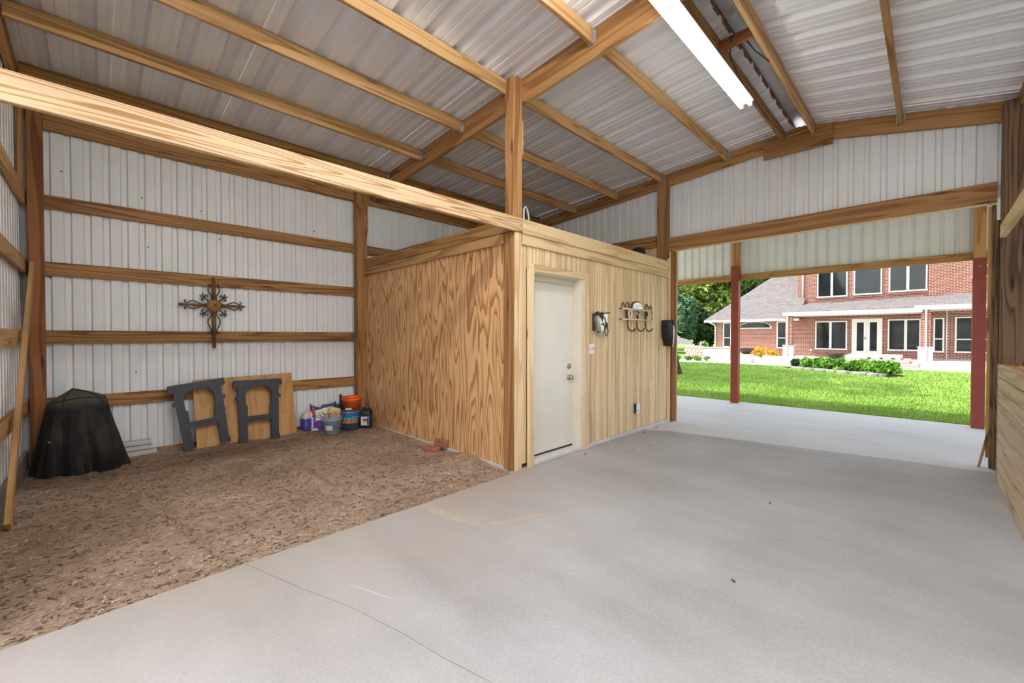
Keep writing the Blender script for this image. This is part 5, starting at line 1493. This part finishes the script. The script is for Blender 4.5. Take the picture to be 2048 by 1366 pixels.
hbox('porch_soffit', 29.96, 32.0, 0.30, 6.40, 2.62, 2.65, mat=M['fascia'])
hbox('fascia', 29.96, 32.0, 6.38, 6.44, 2.66, 2.85, mat=M['fascia'])
hpoly('right_roof', [(29.85, 0.60, 2.97), (29.85, -9, 3.0), (33.5, -9, 4.35), (33.5, 0.0, 3.66)], SH)
hbox('fascia', 29.80, 29.86, -9, 0.60, 2.76, 2.96, mat=M['fascia'])
hbox('porch_soffit', 29.86, 32.0, -9, 0.56, 2.74, 2.77, mat=M['fascia'])
hpoly('main_roof', [(33.2, 6.9, 7.6), (33.2, -9, 7.6), (38, -9, 11), (38, 3, 11)], SH)
for y0, y1, yp, z1 in ((5.95, 6.31, 6.20, 2.64), (0.0, 0.36, .165, 2.80)):
    c = hbox('porch_column', 29.98, 30.34, y0, y1, 0.84, z1)
    hbox('column_base', 29.86, 30.46, y0 - .10, y1 + .10, 0.0, 0.80, mat=M['stone'], bev=.01, parent=c)
    hbox('base_cap', 29.83, 30.49, y0 - .13, y1 + .13, 0.80, 0.85, mat=M['stone'], bev=.01, parent=c)
    tube('downspout', [(29.86, yp, z1 + .05), (29.90, yp, z1 - .12), (29.95, yp, z1 - .2), (29.95, yp, .86), (29.83, yp, .80), (29.83, yp, .1)], .045, M['fascia'], h, 6)
tube('downspout', [(31.6, 11.4, 2.40), (31.85, 11.12, 2.22), (31.93, 11.08, 2.1), (31.93, 11.08, .1)], .05, M['fascia'], h, 6)
tube('downspout', [(31.95, -.61, 2.78), (31.95, -.61, .1)], .03, M['fascia'], h, 6)
tube('downspout', [(33.44, 6.05, 7.5), (33.44, 6.05, 3.62)], .055, M['fascia'], h, 6)
hbox('brick_band', 33.44, 33.52, 2.0, 5.4, 3.80, 3.90)
hbox('brick_band', 33.44, 33.52, 0.10, 1.9, 3.86, 3.98)
hbox('brick_band', 31.94, 32.02, -6, 6.3, 2.44, 2.52)
hbox('water_table', 31.92, 32.02, -6, -.1, 0.0, .15, mat=M['stone'])
vent = lathe('wall_vent', [(0, .03), (.07, .03), (.08, 0)], M['grey_trim'], h, (31.99, 5.32, .52), 12, (0, R(-90), 0))
def house_window(x, y0, y1, z0, z1, mulls=(), bars=(), fw=.065):
    fr = empty('window', (x, (y0 + y1) / 2, (z0 + z1) / 2)); adopt(fr, h)
    W = M['win_frame']
    a, b = x - .07, x + .03
    hbox('frame', a, b, y0, y0 + fw, z0, z1, mat=W, parent=fr); hbox('frame', a, b, y1 - fw, y1, z0, z1, mat=W, parent=fr)
    hbox('frame', a, b, y0 + fw, y1 - fw, z1 - fw, z1, mat=W, parent=fr); hbox('frame', a - .03, b, y0 - .02, y1 + .02, z0 - .03, z0 + fw * .8, mat=W, parent=fr)
    ys = [y0 + fw] + [v for m in sorted(mulls) for v in (m - .06, m + .06)] + [y1 - fw]
    for m in mulls: hbox('mullion', a, b, m - .06, m + .06, z0 + fw * .8, z1 - fw, mat=W, parent=fr)
    zs = [z0 + fw * .8] + [v for m in sorted(bars) for v in (m - .03, m + .03)] + [z1 - fw]
    for m in bars: hbox('sash_bar', a, b, y0 + fw, y1 - fw, m - .03, m + .03, mat=W, parent=fr)
    for i in range(0, len(ys), 2):
        for k in range(0, len(zs), 2):
            hbox('pane', x - .035, x - .02, ys[i], ys[i + 1], zs[k], zs[k + 1], mat=M['glass'], parent=fr)
    return fr
house_window(32, 3.54, 5.108, .584, 2.311, (4.344,))
house_window(32, .37, 1.719, .589, 2.341, (.98,))
house_window(32, -.518, -.107, .544, 2.371, (), (1.238,))
house_window(32, -2.75, -.902, .542, 2.40, (), (1.22,))
house_window(32, 10.0, 10.545, .612, 2.36, (), (1.27,))
house_window(32, 6.65, 7.205, .612, 2.36, (), (1.27,))
house_window(33.5, 3.71, 5.264, 3.92, 5.75, (4.50,))
house_window(33.5, 2.082, 3.405, 3.96, 5.75)
house_window(33.5, .150, 1.783, 4.02, 5.60, (.96,))
house_window(33.42, -2.9, -1.55, 4.55, 5.6, (), (5.15,))
# arched transom
def arch(y0, y1, z0, z1, x):
    n = 18; ym = (y0 + y1) / 2; hw = (y1 - y0) / 2
    pts = [(y0, z0)] + [(y1, z0)] + [(ym + hw * math.cos(a), z0 + .06 + (z1 - z0 - .06) * math.sin(a)) for a in np.linspace(0, math.pi, n)]
    return pts
fr = empty('window', (32, 8.5, 2.1)); adopt(fr, h)
poly_prism('frame', arch(7.50, 9.50, 1.90, 2.40, 32), 0, 31.94, 32.0, M['win_frame'], fr)
poly_prism('pane', arch(7.58, 9.42, 1.965, 2.345, 32), 0, 31.93, 31.945, M['glass'], fr)
# glazed double door
dd = empty('double_door', (32, 2.64, .3)); adopt(dd, h)
W = M['win_frame']
y0, y1, z0, z1 = 1.954, 3.321, .30, 2.42
hbox('frame', 31.93, 32.02, y0, y0 + .10, z0, z1, mat=W, parent=dd); hbox('frame', 31.93, 32.02, y1 - .10, y1, z0, z1, mat=W, parent=dd)
hbox('frame', 31.93, 32.02, y0 + .1, y1 - .1, z1 - .10, z1, mat=W, parent=dd)
ym = (y0 + y1) / 2
for a, b in ((y0 + .10, ym - .004), (ym + .004, y1 - .10)):
    hbox('leaf', 31.95, 32.01, a, a + .13, z0, z1 - .10, mat=W, parent=dd); hbox('leaf', 31.95, 32.01, b - .13, b, z0, z1 - .10, mat=W, parent=dd)
    hbox('leaf', 31.95, 32.01, a + .13, b - .13, z0, z0 + .22, mat=W, parent=dd); hbox('leaf', 31.95, 32.01, a + .13, b - .13, z1 - .22, z1 - .10, mat=W, parent=dd)
    hbox('pane', 31.97, 31.985, a + .13, b - .13, z0 + .22, z1 - .22, mat=M['glass'], parent=dd)
for z in (1.22, 1.32): lathe('knob', [(0, .05), (.03, .045), (.03, 0)], M['dark_iron'], dd, (31.95, ym + .07, z), 10, (0, R(-90), 0))
hbox('door_step', 31.2, 32.0, 1.9, 3.4, .13, .30, mat=M['stone'], bev=.01)
